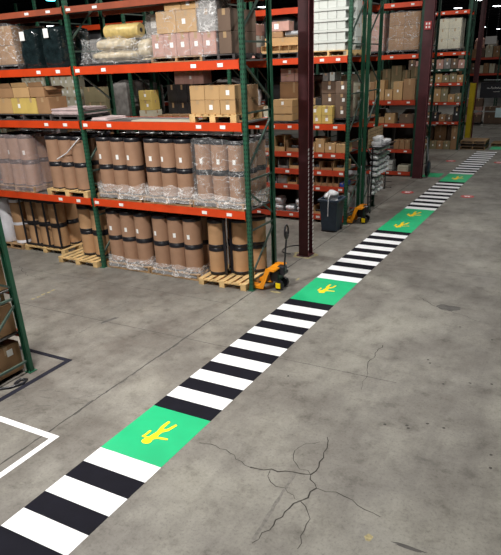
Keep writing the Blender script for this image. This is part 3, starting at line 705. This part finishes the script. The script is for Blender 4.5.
# ------------------------------------------------------------------ second row C goods
def stock(Y,z,where,items,cat='box'):
    n=0
    for it in items:
        x0,x1,h,c,kind=it[:5]; n+=1; d=it[5] if len(it)>5 else .45
        nm='%s %s, %s from left on %s'
        if kind=='bin': openbin(x0,x1,Y,Y+d,z,z+h,c,nm%(CW.get(c,c),'open bin box',ORD[n-1],where),'open bins on '+where,random.choice([None,'blackc','tin']))
        elif kind=='bag': blob(x0,x1,Y,Y+d,z,z+h,c,nm%('white','plastic bundle',ORD[n-1],where),'plastic_bundle','bundle',3,20,8,.02)
        else: carton(x0,x1,Y,Y+d,z,z+h,c,nm%(CW.get(c,c),'carton',ORD[n-1],where),group='cartons on '+where,lbl=(.5,.5,.06,.08) if kind=='L' else None)
YC=5.36
def rnd_row(x0,x1,wmin,wmax,hmin,hmax,cols,kinds,gap=.02,d=.45):
    out=[];x=x0
    while x<x1-wmin:
        w=random.uniform(wmin,wmax); w=min(w,x1-x)
        out.append((x,x+w-.005,random.uniform(hmin,hmax),random.choice(cols),random.choice(kinds),d)); x+=w+random.uniform(0,gap)
    return out
W2='of the small-parts rack'
stock(YC,.222,'the lowest shelf '+W2,rnd_row(-3.3,-2.35,.25,.4,.2,.35,['dbrown','brown','blackc'],['b'])+[(-2.3,-1.95,.15,'bagw','bag'),(-1.94,-1.6,.15,'bagw','bag'),(-1.58,-1.3,.15,'bagw','bag'),(-1.02,-.75,.2,'tan','bin'),(-.72,-.46,.26,'bagw','bag'),(-.44,-.15,.52,'whitec','b')])
stock(YC,.39,'the upper bundle layer on the lowest shelf',[(-2.25,-1.95,.2,'bagw','bag'),(-1.62,-1.34,.18,'bagw','bag')])
stock(YC,.972,'the second shelf '+W2,[(-3.3,-3.05,.2,'bagw','bag'),(-3.03,-2.78,.2,'bagw','bag'),(-2.7,-2.4,.2,'blackc','b'),(-2.38,-2.1,.15,'tin','bin'),(-2.08,-1.8,.22,'grey','b'),(-1.78,-1.5,.18,'tan','bin')]+[(-1.12+.165*k,-1.12+.165*k+.155,.265,'brown','bin') for k in range(5)]+[(-.28,-.14,.1,'blue','b')])
stock(YC,1.382,'the third shelf '+W2,[(-3.3,-3.0,.25,'tan','bin'),(-2.98,-2.75,.25,'tan','bin'),(-2.72,-2.4,.22,'grey','b'),(-2.38,-2.2,.25,'tan','bin'),(-2.05,-1.75,.22,'grey','bin'),(-1.72,-1.4,.27,'tan','bin'),(-1.1,-.84,.2,'brown','bin'),(-.82,-.5,.2,'brown','bin'),(-.47,-.15,.24,'tan','bin')])
stock(YC,1.817,'the fourth shelf '+W2,[(-3.3,-3.05,.2,'tan','bin'),(-3.02,-2.7,.22,'yellowc','bin'),(-2.65,-2.3,.25,'tan','bin'),(-2.15,-1.85,.38,'tan','bin'),(-1.8,-1.4,.3,'brown','bin'),(-1.12,-.98,.24,'tan','b'),(-.97,-.72,.34,'tan','L'),(-.71,-.42,.24,'tan','L'),(-.41,-.13,.22,'tan','b')])
# pallets on 2.51
Z=2.512
pallet(-2.2,-1.35,YC-.02,6.3,Z,'pallet under the flat tan cartons left of the first column','dwood',.06)
grid(-2.18,-1.62,1,Z+.065,Z+.58,3,YC,YC+.5,'tan','stacked flat left of the first column, fifth shelf',lbls=[(0,2)])
grid(-2.2,-1.42,2,Z+.985,Z+1.30,2,YC+.53,YC+.93,'pink','behind the flat tan cartons, near column',lbls=[(0,1)])
carton(-2.22,-1.4,YC+.52,YC+.95,Z+.065,Z+.98,'brown','large brown carton behind the flat tan cartons, left of the first column')
grid(-2.2,-1.8,1,Z+.97,Z+1.36,2,YC+.5,YC+.95,'pink','high behind the flat tan cartons left of the first column') if False else None
carton(-3.02,-2.64,YC,YC+.6,Z+.004,Z+.42,'brown','brown carton behind the right upright of the front rack, fifth shelf')
blob(-3.02,-2.7,YC,YC+.6,Z+.43,Z+.85,'bagw','white wrapped bundle on the brown carton behind the right upright','plastic_bundle','bundle',3,20,8,.03)
carton(-2.46,-2.30,YC,YC+.3,Z+.004,Z+.42,'cream','narrow cream carton with print behind the right frame, fifth shelf',lbl=(.5,.3,.06,.1))
pallet(-.90,-.14,YC+.10,6.3,Z,'dark pallet under the brown carton grid right of the first column','dwood',.12)
grid(-1.12,-.48,2,Z+.005,Z+.40,2,YC-.0,YC+.09+.0,'yellowc','x') if False else None
grid(-1.10,-.52,2,Z+.004,Z+.42,2,YC-.01,YC+.28,'yellowc','in yellow block right of first column',lbls='all')
grid(-.50,-.16,1,Z+.13,Z+.98,3,YC+.12,YC+.5,'dbrown','in front column of the dark grid, fifth shelf',lbls='all')
grid(-.95,-.52,1,Z+.13,Z+.98,3,YC+.32,YC+.7,'dbrown','in rear column of the dark grid, fifth shelf',lbls='all')
carton(-1.35,-.96,YC+.35,YC+.85,Z+.004,Z+.6,'blackc','black carton just right of the first column, fifth shelf')
stock(YC+.32,Z+.985,'the top of the dark carton grid',[(-.92,-.76,.18,'grey','b'),(-.74,-.6,.2,'whitec','b')])
# left part of that level
grid(-10.0,-8.95,4,Z+.13,Z+1.3,4,YC,YC+.4,'cream','behind the front rack, far left',lbls='all')
pallet(-10.0,-8.95,YC,6.3,Z,'pallet under the cream cartons behind the front rack','dwood')
grid(-11.3,-10.3,4,Z+.13,Z+1.3,4,YC,YC+.4,'cream','behind the front rack, leftmost block',lbls='all')
pallet(-11.3,-10.3,YC,6.3,Z,'pallet under the leftmost cream cartons behind the front rack','dwood')
grid(-8.7,-7.85,2,Z+.13,Z+.98,2,YC,YC+.45,'olive','behind the left upright, fifth shelf',lbls=())
for k in range(2):
    for r in range(2): pass
pallet(-8.75,-7.8,YC,6.3,Z,'pallet under the olive cartons behind the left upright','dwood')
blob(-7.6,-6.95,YC,YC+.9,Z+.01,Z+1.15,'grey','dark grey wrapped load behind the second shelf, centre','wrapped_bale','bale',8)
stock(YC,Z,'the fifth shelf behind the long empty deck',[(-6.6,-6.1,.32,'cream','b'),(-5.95,-5.45,.2,'brown','L'),(-5.4,-4.9,.2,'brown','L'),(-4.5,-4.0,.9,'brown','b'),(-3.95,-3.55,.7,'dbrown','b')])
grid(-6.57,-6.12,1,Z+.325,Z+.86,2,YC,YC+.4,'yellowc','in small stack behind the empty deck',lbls='all')
grid(-5.9,-4.85,3,Z+.01,Z+.98,2,YC+.5,YC+.95,'blackc','in black block behind the empty deck')
grid(-5.6,-4.6,3,Z+.985,Z+1.33,1,YC+.5,YC+.95,'pink','on top of the black block, fifth shelf',lbls=[(1,0)])
# level 4.045
Z=4.047
block_pallet(-2.5,-1.42,YC-.02,6.3,Z,'pallet under the long tan tray box left of the first column','blue',.13) if False else pallet(-2.5,-1.42,YC-.02,6.3,Z,'dark pallet under the long tan tray box left of the first column','dwood')
carton(-2.47,-1.45,YC+.2,YC+.5,Z+.13,Z+.48,'tan','long tan tray box seen behind its smaller boxes, top shelf left of column')
for k in range(4): openbin(-2.47+.255*k,-2.47+.255*(k+1),YC,YC+.19,Z+.13,Z+.30,'tan','small tan open box, %s from left before the long tray box, top shelf'%ORD[k],'small tan boxes before the tray box')
t=thing('cardboard_tube','grey tube with open end lying on the long tan tray box','tube',(-1.9,YC+.32,Z+.555)); b=MB(); b.tube([(-.0,0,0),(.48,0,0)],.06,14); b.build('tube_wall','tin',t); b=MB(); b.tube([(-.012,0,0),(.0,0,0)],.065,14); b.build('end_ring','whitec',t); b=MB(); b.tube([(-.014,0,0),(-.0125,0,0)],.045,14); b.build('bore','black',t)
carton(-2.4,-1.96,YC+.2,YC+.5,Z+.482,Z+.62,'brown','flat brown carton on the long tray box'); carton(-2.36,-1.78,YC+.2,YC+.5,Z+.622,Z+.84,'pink','pinkish carton with label atop the flat brown carton, top shelf',lbl=(.4,.5,.12,.12))
grid(-3.05,-2.62,1,Z+.02,Z+.82,3,YC,YC+.5,['pink','whitec'],'stack seen through the right frame, top shelf',lbls='all')
grid(-3.4+.0,-3.08,1,Z+.02,Z+.55,2,YC,YC+.5,'brown','left of the stack seen through the right frame, top shelf')
pallet(-1.15,-.14,YC-.02,6.3,Z,'wooden pallet under the tall white boxes right of the first column','wood')
zz=Z+.13
for r in range(5):
    x1=-.24; hh=.165
    for k in range(4):
        a=-1.13+k*(x1+1.13)/4
        carton(a,a+(x1+1.13)/4,YC+.015,YC+.45,zz,zz+hh,'whitec','white box, tier %s from below, %s from left, tall stack right of column'%(ORD[r],ORD[k]),group='white boxes in the tall stack right of the first column',tape=False)
    zz+=hh+.002; b=MB(); j2=[0,.05,0,.03,0][r]
    b.prism([(-1.14,0),(-.20+j2,0),(-.145,.055),(-1.14,.055)],YC,YC+.46,0,lambda p,z:(p[0],z,zz+p[1]))
    tag(b.build('white_tray','whitec'),'long white tray lid above tier %s of the white box stack right of column'%ORD[r],'tray'); zz+=.057
grid(-.5,-.14,1,Z+.13,zz,4,YC+.5,YC+.9,'whitec','behind the tall white stack')
for i,(a,c,h,m) in enumerate([(-12.9,-11.8,1.0,'blackfilm'),(-11.6,-10.4,.9,'blackfilm'),(-9.95,-8.9,.75,'blackfilm'),(-8.7,-7.7,.75,'grey'),(-7.5,-6.95,.7,'blackfilm'),(-6.6,-5.5,.8,'grey'),(-5.3,-4.3,.7,'blackfilm')]):
    blob(a,c,YC,YC+.9,Z+.002,Z+h,m,'%s wrapped load, %s from left on the top shelf behind the front rack'%('black' if m=='blackfilm' else 'grey',ORD[i]),'wrapped_bale','bale',8)
# left bays small shelves
for z,w in ((1.817,'the fourth shelf in bays behind the front rack'),(1.382,'the third shelf in bays behind the front rack'),(.972,'the second shelf in bays behind the front rack'),(.222,'the lowest shelf in bays behind the front rack')):
    hm={1.817:.5,1.382:.26,.972:.24,.222:.5}[z]
    it=[q for q in rnd_row(-13.3,-7.0,.34,.55,hm*.7,hm,['olive','cream','brown','dbrown'],['b','L'],.05) if not any(abs((q[0]+q[1])/2-X)<.35 for X in CX)]
    stock(YC,z,w,it[:26])
# back half C2
for i,(a,c,h,m) in enumerate([(-13.2,-12,1.1,'grey'),(-11.8,-10.5,1.1,'brown'),(-9.9,-8.8,1.1,'blackfilm'),(-8.5,-7.2,1.1,'grey'),(-6.5,-5.3,1.1,'brown'),(-5.1,-4.0,1.1,'grey'),(-3.2,-2.2,1.1,'blackfilm'),(-2.0,-1.2,1.1,'dbrown')]):
    for z,lv in ((0.002,'floor'),(2.515,'lower beam'),(4.05,'upper beam')):
        blob(a,c,6.72,7.6,z,z+h+(.9 if z<1 else 0),m if (i+int(z))%2 else 'blackc','dark wrapped load, %s from left on the %s behind the second row'%(ORD[i],lv),'wrapped_bale','bale',8,28,6)
grid(-1.1,-.16,3,2.515,3.6,4,6.72,7.1,'cream','second row end, lower beam',lbls='all')
grid(-1.1,-.16,3,4.05,4.9,2,6.72,7.1,'cream','second row end, upper beam')
blob(-1.05,-.2,6.74,7.5,.002,1.25,'bagw','white plastic-covered load at the foot of the second row end','wrapped_bale','bale',6)

# hanging stand with white rolls
t=thing('hanging_stand','black wire stand with rails at the end of the second rack row','display stand',(.12,6.75,0))
for y in (0,1.3): b=MB(); b.bar((0,y,0 if y<1 else .45),(0,y,1.78),.03,.03); b.box(-.1,.0,y-.02,y+.02,0.45,.48); b.build('post','black',t)
for z in (.5,.66,.82,1.0,1.15,1.3,1.45,1.62): b=MB(); b.bar((0,0,z),(0,1.3,z),.02,.02); b.bar((0,0,z),(.2,0,z),.015,.015); b.bar((0,1.3,z),(.2,1.3,z),.015,.015); b.build('rail','black',t)
b=MB(); b.box(-.1,.24,-.02,1.34,1.78,1.80); b.build('top_tray','black',t)
k=0
for zi,z in enumerate((.515,.675,.835,1.015,1.165,1.315,1.465,1.635)):
    for j in range(5 if zi>2 else 4):
        y=6.80+j*.255; k+=1
        if zi<3:
            blob(.02+.0,.2,y,y+.13,z,z+.09,'bagw','small white bundle, %s from front on the %s rail of the hanging stand'%(ORD[j],ORD[zi]),'white_bundle','bundle',2.5,14,6,.015)
        else:
            blob(-.02,.27,y,y+.24,z,z+.10,'bagw','white rolled bundle, %s from front on the %s rail of the hanging stand'%(ORD[j],ORD[zi]),'white_bundle','bundle',2.5,16,6,.02)
for j in range(3): blob(-.0,.34,6.73+j*.42,6.73+j*.42+.40,1.803,1.95-.02*j,'bagw','white sack, %s from front on top of the hanging stand'%ORD[j],'plastic_sack','sack',3,20,8,.03)
for j in range(2): blob(.02,.3,6.75+j*.3,6.75+j*.3+.27,1.955,2.06,'bagw','small white sack, %s from front in the upper layer on the hanging stand'%ORD[j],'plastic_sack','sack',3,20,8,.03)
t=thing('plywood_panel','plywood panel with slat lines mounted above the hanging stand','panel',(-.02,6.72,1.75))
b=MB(); b.box(0,.018,0,1.25,.0,.5)
for q in range(5): b.box(.0185,.021,0,1.25,.08+q*.085,.09+q*.085,1)
b.build('sheet',['ply','seam'],t)

# ------------------------------------------------------------------ waste bin
t=thing('waste_bin','dark blue-grey wheeled waste bin heaped with white plastic','waste bin',(-.22,4.70,0))
b=MB(); 
def fr(w0,d0,z0,w1,d1,z1,mi=0): b.add([(-w0,-d0,z0),(w0,-d0,z0),(w0,d0,z0),(-w0,d0,z0),(-w1,-d1,z1),(w1,-d1,z1),(w1,d1,z1),(-w1,d1,z1)],[(0,3,2,1),(0,1,5,4),(1,2,6,5),(2,3,7,6),(3,0,4,7)],mi)
fr(.19,.2,.02,.235,.26,.80); b.build('bin_body','dblue',t)
b=MB(); b.box(-.275,.275,-.29,-.255,.775,.83,0,.006); b.box(-.275,.275,.255,.29,.775,.83,0,.006); b.box(-.275,-.235,-.255,.255,.775,.83,0,.006); b.box(.235,.275,-.255,.255,.775,.83,0,.006); b.build('rim','dblue',t)
for s in (-1,1): b=MB(); b.tube([(s*.15,.17,.07),(s*.21,.17,.07)],.07,16); b.build('wheel','black',t)
b=MB(); b.box(-.2,.2,-.22,-.2,0.02,.04); b.build('base_edge','black',t)
blob(-.46,.02,4.46,4.94,.76,1.02,'bagw','crumpled white plastic bag heaped in the waste bin','plastic_bag','bag',2.2,30,10,.08)
blob(-.12,.02,4.5,4.8,.76,.93,'bagw','smaller white plastic bag at right in the waste bin','plastic_bag','bag',2.2,20,8,.05) if False else None
b=MB(); b.tube([(-.2,4.52,.95),(-.2,4.41,.87),(-.2,4.395,.80),(-.21,4.40,.6),(-.215,4.41,.42)],.012); tag(b.build('plastic_strip','bagw'),'thin white plastic strip hanging over the front of the waste bin','strip')

# ------------------------------------------------------------------ pallet jacks
def jackobj(x,y,lab,handle_lean):
    t=thing('pallet_jack',lab,'pallet jack',(x,y,0))
    for s in (-1,1):
        yy=s*.20
        b=MB(); b.prism([(-1.1,.075),(-1.15,.045),(-.9,.03),(.05,.03),(.05,.085),(-1.0,.085)],yy-.075,yy+.075,0,lambda p,z:(p[0],z,p[1])); b.build('fork','jack' if s<0 else 'jack',t)
        b=MB(); b.tube([(-.95,yy-.03,.035),(-.95,yy+.03,.035)],.034,12); b.build('load_roller','black',t)
        b=MB(); b.prism([(0,.03),(.09,.03),(.24,.40),(.34,.40),(.34,.445),(.16,.445)],yy-.07,yy-.045,0,lambda p,z:(p[0],z,p[1])) ; b.build('side_cheek','jack',t)
    b=MB(); b.add([(-.005,-.262,.09),(.08,-.274,.09),(.215,-.274,.40),(.15,-.274,.42)],[(0,1,2,3)]); 
    b=MB(); b.bar((.045,-.24,.08),(.17,-.24,.41),.05,.02); b.box(.0,.001,0,.001,.1,.101); b.build('yellow_plate','jyellow',t)
    b=MB(); b.bar((.06,0,.09),(.18,0,.40),.42,.012); b.box(.16,.36,-.25,.25,.405,.44,0,.01); b.build('front_frame','jack',t)
    b=MB(); b.box(.17,.36,-.13,.13,.16,.38,0,.02); b.tube([(.3,0,.1),(.3,0,.42)],.045,14); b.build('pump','black',t)
    for s in (-1,1): b=MB(); b.tube([(.36,s*.11-.035,.095),(.36,s*.11+.035,.095)],.093,18); b.build('steer_wheel','black',t)
    b=MB(); b.box(.31,.41,-.165,-.155,.04,.15,0,.004); b.build('wheel_guard_mark','jyellow',t)
    b=MB(); b.box(.30,.46,-.07,.07,.28,.46,0,.02); b.tube([(.42,-.08,.33),(.42,.08,.33)],.05,12); b.build('tiller_hinge','black',t)
    hx=handle_lean
    b=MB(); b.tube([(.42,0,.35),(.42+hx*.7,0,.85),(.42+hx,0,1.02)],.018,10); b.build('tiller_bar','black',t)
    b=MB(); n=20
    b.tube([(.42+hx+.02*0,.075*math.sin(2*PI*i/n),1.12-.13*math.cos(2*PI*i/n)) for i in range(n+1)],.018,8); b.box(.42+hx-.012,.42+hx+.012,-.05,.05,1.0,1.13,0,.005); b.build('tiller_handle','black',t)
    return t
jackobj(.11,.37,'orange and yellow hand pallet jack at the foot of the right upright',.06)
jackobj(-.03,5.72,'second orange pallet jack, by the rack end beyond the waste bin',-.02)

# ------------------------------------------------------------------ D goods
YD=12.63; Z=4.052
def wrapload(x0,x1,y0,y1,z,h,c,lab,pl='dwood',m='film'):
    pallet(x0,x1,y0,y1,z,'pallet under the '+lab.replace('next left of it','left of the column load'),pl)
    nx=2
    grid(x0+.02,x1-.02,2,z+.13,z+h,3,y0+.02,y1-.1,c,lab)
    film(x0+.01,x1-.01,y0+.01,y1-.09,z+.08,z+h+.02,'stretch film on the '+lab,m,.02,.04,12)
wrapload(-1.42,-.33,YD,13.55,Z,1.27,'brown','big wrapped load beside the second column')
wrapload(-2.65,-1.55,YD,13.55,Z,1.27,'pink','middle wrapped load, third row top shelf')
wrapload(-3.8,-2.75,YD,13.55,Z,1.2,'brown','leftmost wrapped load, third row top shelf')
stock(YD,2.602,'the cartons shelf high on the third rack row',[(-2.6,-2.2,.5,'tan','L'),(-2.15,-1.8,.6,'brown','b'),(-1.78,-1.45,.66,'tan','L'),(-1.43,-1.15,.35,'tan','L'),(-1.13,-.8,.6,'tan','L'),(-.78,-.36,.68,'brown','b')])
stock(YD+.5,2.602,'the back line of the high shelf, third rack row',[(-2.6,-2.2,1.0,'olive','b'),(-2.15,-1.75,.95,'olive','b'),(-1.7,-1.4,1.0,'olive','L'),(-1.38,-1.0,1.1,'olive','b'),(-.98,-.7,.95,'olive','b'),(-.68,-.36,1.05,'olive','L')])
stock(YD,1.832,'the middle shelf of the third rack row',[(-2.6,-2.1,.35,'tan','b'),(-2.05,-1.66,.3,'brown','b'),(-1.6,-1.4,.2,'tan','b'),(-1.38,-1.02,.33,'tan','L'),(-.85,-.36,.3,'dbrown','b')])
stock(YD,.952,'the lower shelf of the third rack row',[(-2.6,-2.1,.3,'dbrown','b'),(-1.7,-1.4,.35,'dbrown','b'),(-1.0,-.8,.32,'brown','b'),(-.79,-.6,.32,'brown','b'),(-.59,-.4,.32,'brown','b')])
for k in range(6):
    carton(-1.42,-1.0,YD,YD+.5,.172+k*.06,.172+k*.06+.058,'whitec','flat white packet, %s from below at left on the lowest shelf, third row'%ORD[k],group='flat white packets, third row',tape=False,name='flat_packet')
for k in range(3): carton(-.8,-.4,YD,YD+.5,.172+k*.07,.172+k*.07+.068,'cream','flat pale packet, %s from below at right on the lowest shelf, third row'%ORD[k],group='flat pale packets, third row',tape=False,name='flat_packet')
# D back
for i,(a,c) in enumerate([(-3.8,-2.6),(-2.5,-1.5),(-1.4,-.4)]):
    for z,h,lv in ((.002,2.2,'floor'),(4.055,1.1,'upper beam')): blob(a,c,13.98,14.85,z,z+h,'blackc','dark wrapped load, %s from left on the %s behind the third row'%(ORD[i],lv),'wrapped_bale','bale',8,28,6)
# ------------------------------------------------------------------ E goods
YE=19.9
wrapload(-1.5,-.42,YE,20.85,4.095,1.3,'cream','right wrapped load on the far rack','dwood')
wrapload(-2.7,-1.6,YE,20.85,4.095,1.3,'brown','left wrapped load on the far rack','dwood')
def erow(z,w,hs,cols,lb='L'):
    it=[];x=-2.6
    for h,c in zip(hs,cols*9):
        it.append((x,x+.30,h,c,lb,.5)); x+=.312
    stock(YE,z,w,it)
erow(3.425,'the darkest upper shelf of the far rack',[.4,.35,.45,.4,.38,.42,.4,.35],['dbrown','pink','grey'])
erow(2.865,'the top carton shelf of the far rack',[.3,.35,.3,.28,.38,.3,.4,.3],['olive','tan','olive'])
erow(2.055,'the second carton shelf of the far rack',[.4,.4,.4,.3,.62,.62,.32,.35],['tan','olive'])
erow(1.225,'the third carton shelf of the far rack',[.4,.3,.3,.4,.38,.3,.28,.62],['dbrown','blackc','brown'])
erow(.002,'the floor under the far rack',[.5,.5,.4,.4,.35,.35,.35,1.05],['olive','brown'])
stock(YE+.01,.36,'the second layer on the floor under the far rack',[(-1.3,-1.05,.3,'brown','L'),(-1.0,-.75,.3,'brown','L')]) if False else None
stock(YE+.55,.002,'the back floor line, far rack',[(-2.6,-2.0,1.0,'dbrown','b',.4),(-1.95,-1.35,.95,'dbrown','L',.4),(-1.3,-.75,1.0,'brown','L',.4),(-.7,-.3,1.0,'dbrown','b',.4)])
# stacked pallets right of E
for i in range(3):
    pallet(.0,1.1,20.1,21.2,.0+i*.128,'worn pallet, %s from below in the stack at the end of the walkway'%ORD[i],'wood2' if i!=1 else 'dwood')
pallet(1.16,2.2,21.4,22.4,0,'single worn pallet right of the pallet stack, far right','wood2')
# rail, paper, navy board
t=thing('barrier_rail','grey horizontal barrier rail across the passage right of the yellow guard','rail',(0,22.9,0))
b=MB(); b.bar((.12,0,1.42),(3.2,0,1.40),.05,.05); b.build('rail','railg',t)
b=MB(); b.bar((3.2,0,0),(3.2,0,1.5),.08,.08); b.build('post','railg',t)
b=MB(); b.box(-.02,-.0+.14,-.03,.03,1.36,1.47); b.build('bracket','railg',t)
t=thing('header_bar','thin grey header rail above the dark board, far right','rail',(0,23.1,0)); b=MB(); b.bar((.24,0,2.82),(3.45,0,2.80),.05,.04); b.build('rail','railg',t); b=MB(); b.bar((3.45,0,0),(3.45,0,2.85),.06,.06); b.build('post','railg',t)
b=MB(); b.box(.98,1.5,22.86,22.87,1.15,1.58); tag(b.build('hanging_sheet','paleblue'),'pale blue sheet hanging over the grey barrier rail','sheet')
t=thing('dark_board','dark navy board with faint white lettering over the passage','sign board',(.2,23.3,0))
b=MB(); b.box(-.1,3.0,0,.04,2.0,2.72); b.build('panel','navy',t)
b=MB(); b.box(2.7,2.75,.0,.04,0,1.999); b.box(2.95,3.0,0,.04,0,1.999); b.build('stand','navy',t)
b=MB()
for i,(xx,hh) in enumerate([(.2,.05),(.27,.03),(.37,.1),(.45,.04),(.53,.08),(.60,.05),(.68,.07),(.76,.04),(.84,.06)]): b.bar((xx,-.004,2.42),(xx+.05,-.004,2.42+hh),.004,.014); b.bar((xx+.05,-.004,2.42+hh),(xx+.065,-.004,2.42),.004,.014)
b.bar((.5,-.004,2.28),(.8,-.004,2.285),.004,.012); b.build('lettering','label',t)
# G cartons
pallet(-1.9,-.9,31,32,0,'pallet under the cartons in the passage beyond the rail','dwood')
grid(-1.9,-.9,2,.13,1.5,3,31.0,31.6,['pink','dbrown'],'stacked in the passage beyond the rail')
grid(-.8,1.6,4,.02,1.0,2,31.5,32.2,['dbrown'],'low stack in the passage beyond the rail')
for z,w in ((3.755,'the upper shelf of the farthest rack'),(2.855,'the lower shelf of the farthest rack')):
    it=rnd_row(-3.0,2.6,.3,.48,.45,.68,['pink','brown','cream','dbrown'],['b','L'],.05,.5)
    stock(33.05,z,w,it[:18])
stock(33.5,4.45,'x',[]) 
grid(-1.6,1.6,6,4.35+.1,5.1,2,33.55,33.95,['cream','brown','grey'],'in the top block of the farthest rack',lbls='all') if False else None
for i,xx in enumerate((-2.2,-1.4,-.25,.5,1.25)): blob(xx,xx+.64,33.5,33.95,3.757,4.95-.1*(i%2),'grey' if i%2 else 'pink','tall wrapped load, %s from left behind the cartons on the farthest rack'%ORD[i],'wrapped_bale','bale',8,24,6)
b=MB(); b.box(-1.62,-1.0,33.3,33.32,4.46,4.86); tag(b.build('notice','label'),'white notice board standing on the farthest rack cartons','notice') if False else None
t=thing('hanging_notice','white notice hanging above the farthest rack at right','notice',(-1.15,33.0,4.5)); b=MB(); b.box(-.33,.33,0,.02,0,.42); b.build('notice_face','label',t)
b=MB(); b.tube([(-.3,.01,.42),(-.3,.01,4.45)],.008,6); b.tube([(.3,.01,.42),(.3,.01,4.45)],.008,6); b.build('wires','tin',t)

# ------------------------------------------------------------------ near-left rack goods
YF=-5.1
pallet(-2.5,-1.5,-5.16,-4.24,0,'pallet on the floor in the near left rack','dwood',.05)
carton(-1.95,-1.47,-4.72,-4.22,.055,.50,'brown','brown carton at floor level at the end of the near left rack',rz=PI/2+.0,lbl=(.62,.75,.1,.1))
carton(-2.5,-2.0,-4.9,-4.3,.055,.5,'brown','brown carton deeper at floor level in the near left rack')
carton(-1.95,-1.47,-4.70,-4.20,.645,1.08,'brown','brown carton with white labels on the middle shelf of the near left rack',rz=PI/2,lbl=(.2,.6,.1,.12))
carton(-1.95,-1.47,-5.2,-4.72,.645,1.05,'dbrown','dark brown carton beside it on the middle shelf, near left rack')
carton(-2.45,-1.98,-4.75,-4.2,.645,1.1,'brown','brown carton behind on the middle shelf of the near left rack')
carton(-1.93,-1.47,-4.68,-4.20,1.285,1.78,'brown','brown carton on the upper shelf of the near left rack',rz=PI/2,lbl=(.6,.5,.08,.1))
carton(-1.95,-1.47,-5.15,-4.70,1.285,1.8,'dbrown','dark carton toward the aisle on the upper shelf, near left rack')
carton(-1.90,-1.50,-4.62,-4.26,1.083,1.25,'brown','small flat brown carton with label atop the middle shelf carton, near left rack',rz=PI/2,lbl=(.7,.5,.1,.07))
b=MB(); b.box(-2.2,-1.22,-5.0,-4.42,.0004,.004); tag(b.build('rubber_mat','black'),'black mat on the floor under the near left rack','mat') if False else None
b=MB(); b.tube([(-1.75,-4.95,.012),(-1.4,-4.82,.012),(-1.25,-4.68,.014),(-1.18,-4.52,.014),(-1.22,-4.42,.016),(-1.30,-4.46,.016),(-1.27,-4.58,.02),(-1.22,-4.62,.02)],.022,8)
tag(b.build('strap_hose','black'),'black curled hose on the floor at the foot of the near left rack','hose')

# ------------------------------------------------------------------ lamps
def lamp(x,y,z,lab,power,m='glow',vis=True,col=(1,.97,.92)):
    t=thing('high_bay_lamp',lab,'ceiling lamp',(x,y,z))
    b=MB(); b.lathe(0,0,[(.06,.42),(.1,.40),(.12,.2),(.3,.02),(.31,0),(.29,0)],24); b.build('housing','lamp',t)
    b=MB(); b.lathe(0,0,[(.29,.0),(.24,-.02),(.1,-.035),(.02,-.036)],24); b.build('lens',m,t)
    b=MB(); b.tube([(0,0,.42),(0,0,9.0-z)],.01,6); b.build('hanging_cable','tin',t)
    if power:
        L=bpy.data.lights.new('lamp_light','AREA'); L.shape='DISK'; L.size=.56; L.energy=power; L.color=col
        o=bpy.data.objects.new('lamp_light',L); COL.objects.link(o); o.parent=t; o.location=(0,0,-.05)
vis=[(-18,13.94,'turquoise-tinted lamp at top left above the racks','glowc',90),(-31,26.3,'lamp glimpsed between wrapped goods at upper left','glow',60),(-15.9,17.4,'lamp above the second bay at top left','glow',120),(-13.4,26.3,'lamp seen behind the right frame of the front rack','glow',120),
(-4.7,39.9,'lamp over the third rack row at upper right','glow',90),(-8.6,66.7,'small distant lamp at left of the far group','glow',60),(-8.9,77.4,'small distant lamp in the middle of the far group','glow',60),(-2.2,40.8,'larger lamp at the upper right corner','glow',90),(-8.6,87.5,'small distant lamp at the right of the far group','glow',60),(-2.4,34.1,'lamp at the top edge right of the third column','glow',70)]
for x,y,lab,m,p in vis: lamp(x,y,7.0,lab,p,m)
near=[(-.6,-5.1,800),(2.8,-1.2,130),(-5.6,-3.0,290),(-.6,-9.0,230),(1.8,3.3,190),(-2.6,3.3,270),(-8.5,3.2,120),(2.6,9.6,110),(-3,10.0,150),(1.5,17.5,100),(-3,17.5,110),(2.5,26,90)]  # lamps out of view; those inside the rack aisles are added to brighten goods
for i,(x,y,p) in enumerate(near): lamp(x,y,7.6,'unseen high bay lamp over the near aisles, %s of its group'%ORD[i],p)

# ------------------------------------------------------------------ world, camera, view
w=bpy.data.worlds.new('world'); SC.world=w; w.use_nodes=True
w.node_tree.nodes['Background'].inputs['Color'].default_value=(.05,.06,.08,1); w.node_tree.nodes['Background'].inputs['Strength'].default_value=.3
cd=bpy.data.cameras.new('camera'); cam=bpy.data.objects.new('camera',cd); COL.objects.link(cam); SC.camera=cam
cam.location=(5.22203,-9.18374,3.97125)
from mathutils import Matrix
r=Vector((.87741091,.47828597,-.03731806)); u=Vector((-.17267685,.38743166,.90558236)); f=Vector((-.44758553,.78812387,-.42252568))
cam.matrix_world=Matrix(((r.x,u.x,-f.x,5.22203),(r.y,u.y,-f.y,-9.18374),(r.z,u.z,-f.z,3.97125),(0,0,0,1)))
cd.sensor_fit='HORIZONTAL'; cd.sensor_width=36; cd.lens=583.936*36/501
cd.shift_x=-2.918/501; cd.shift_y=58.098/501; cd.clip_end=400; cd.clip_start=.05
SC.view_settings.view_transform='Standard'; SC.view_settings.look='None'; SC.view_settings.gamma=1; SC.view_settings.exposure=0
SC.view_settings.use_curve_mapping=False
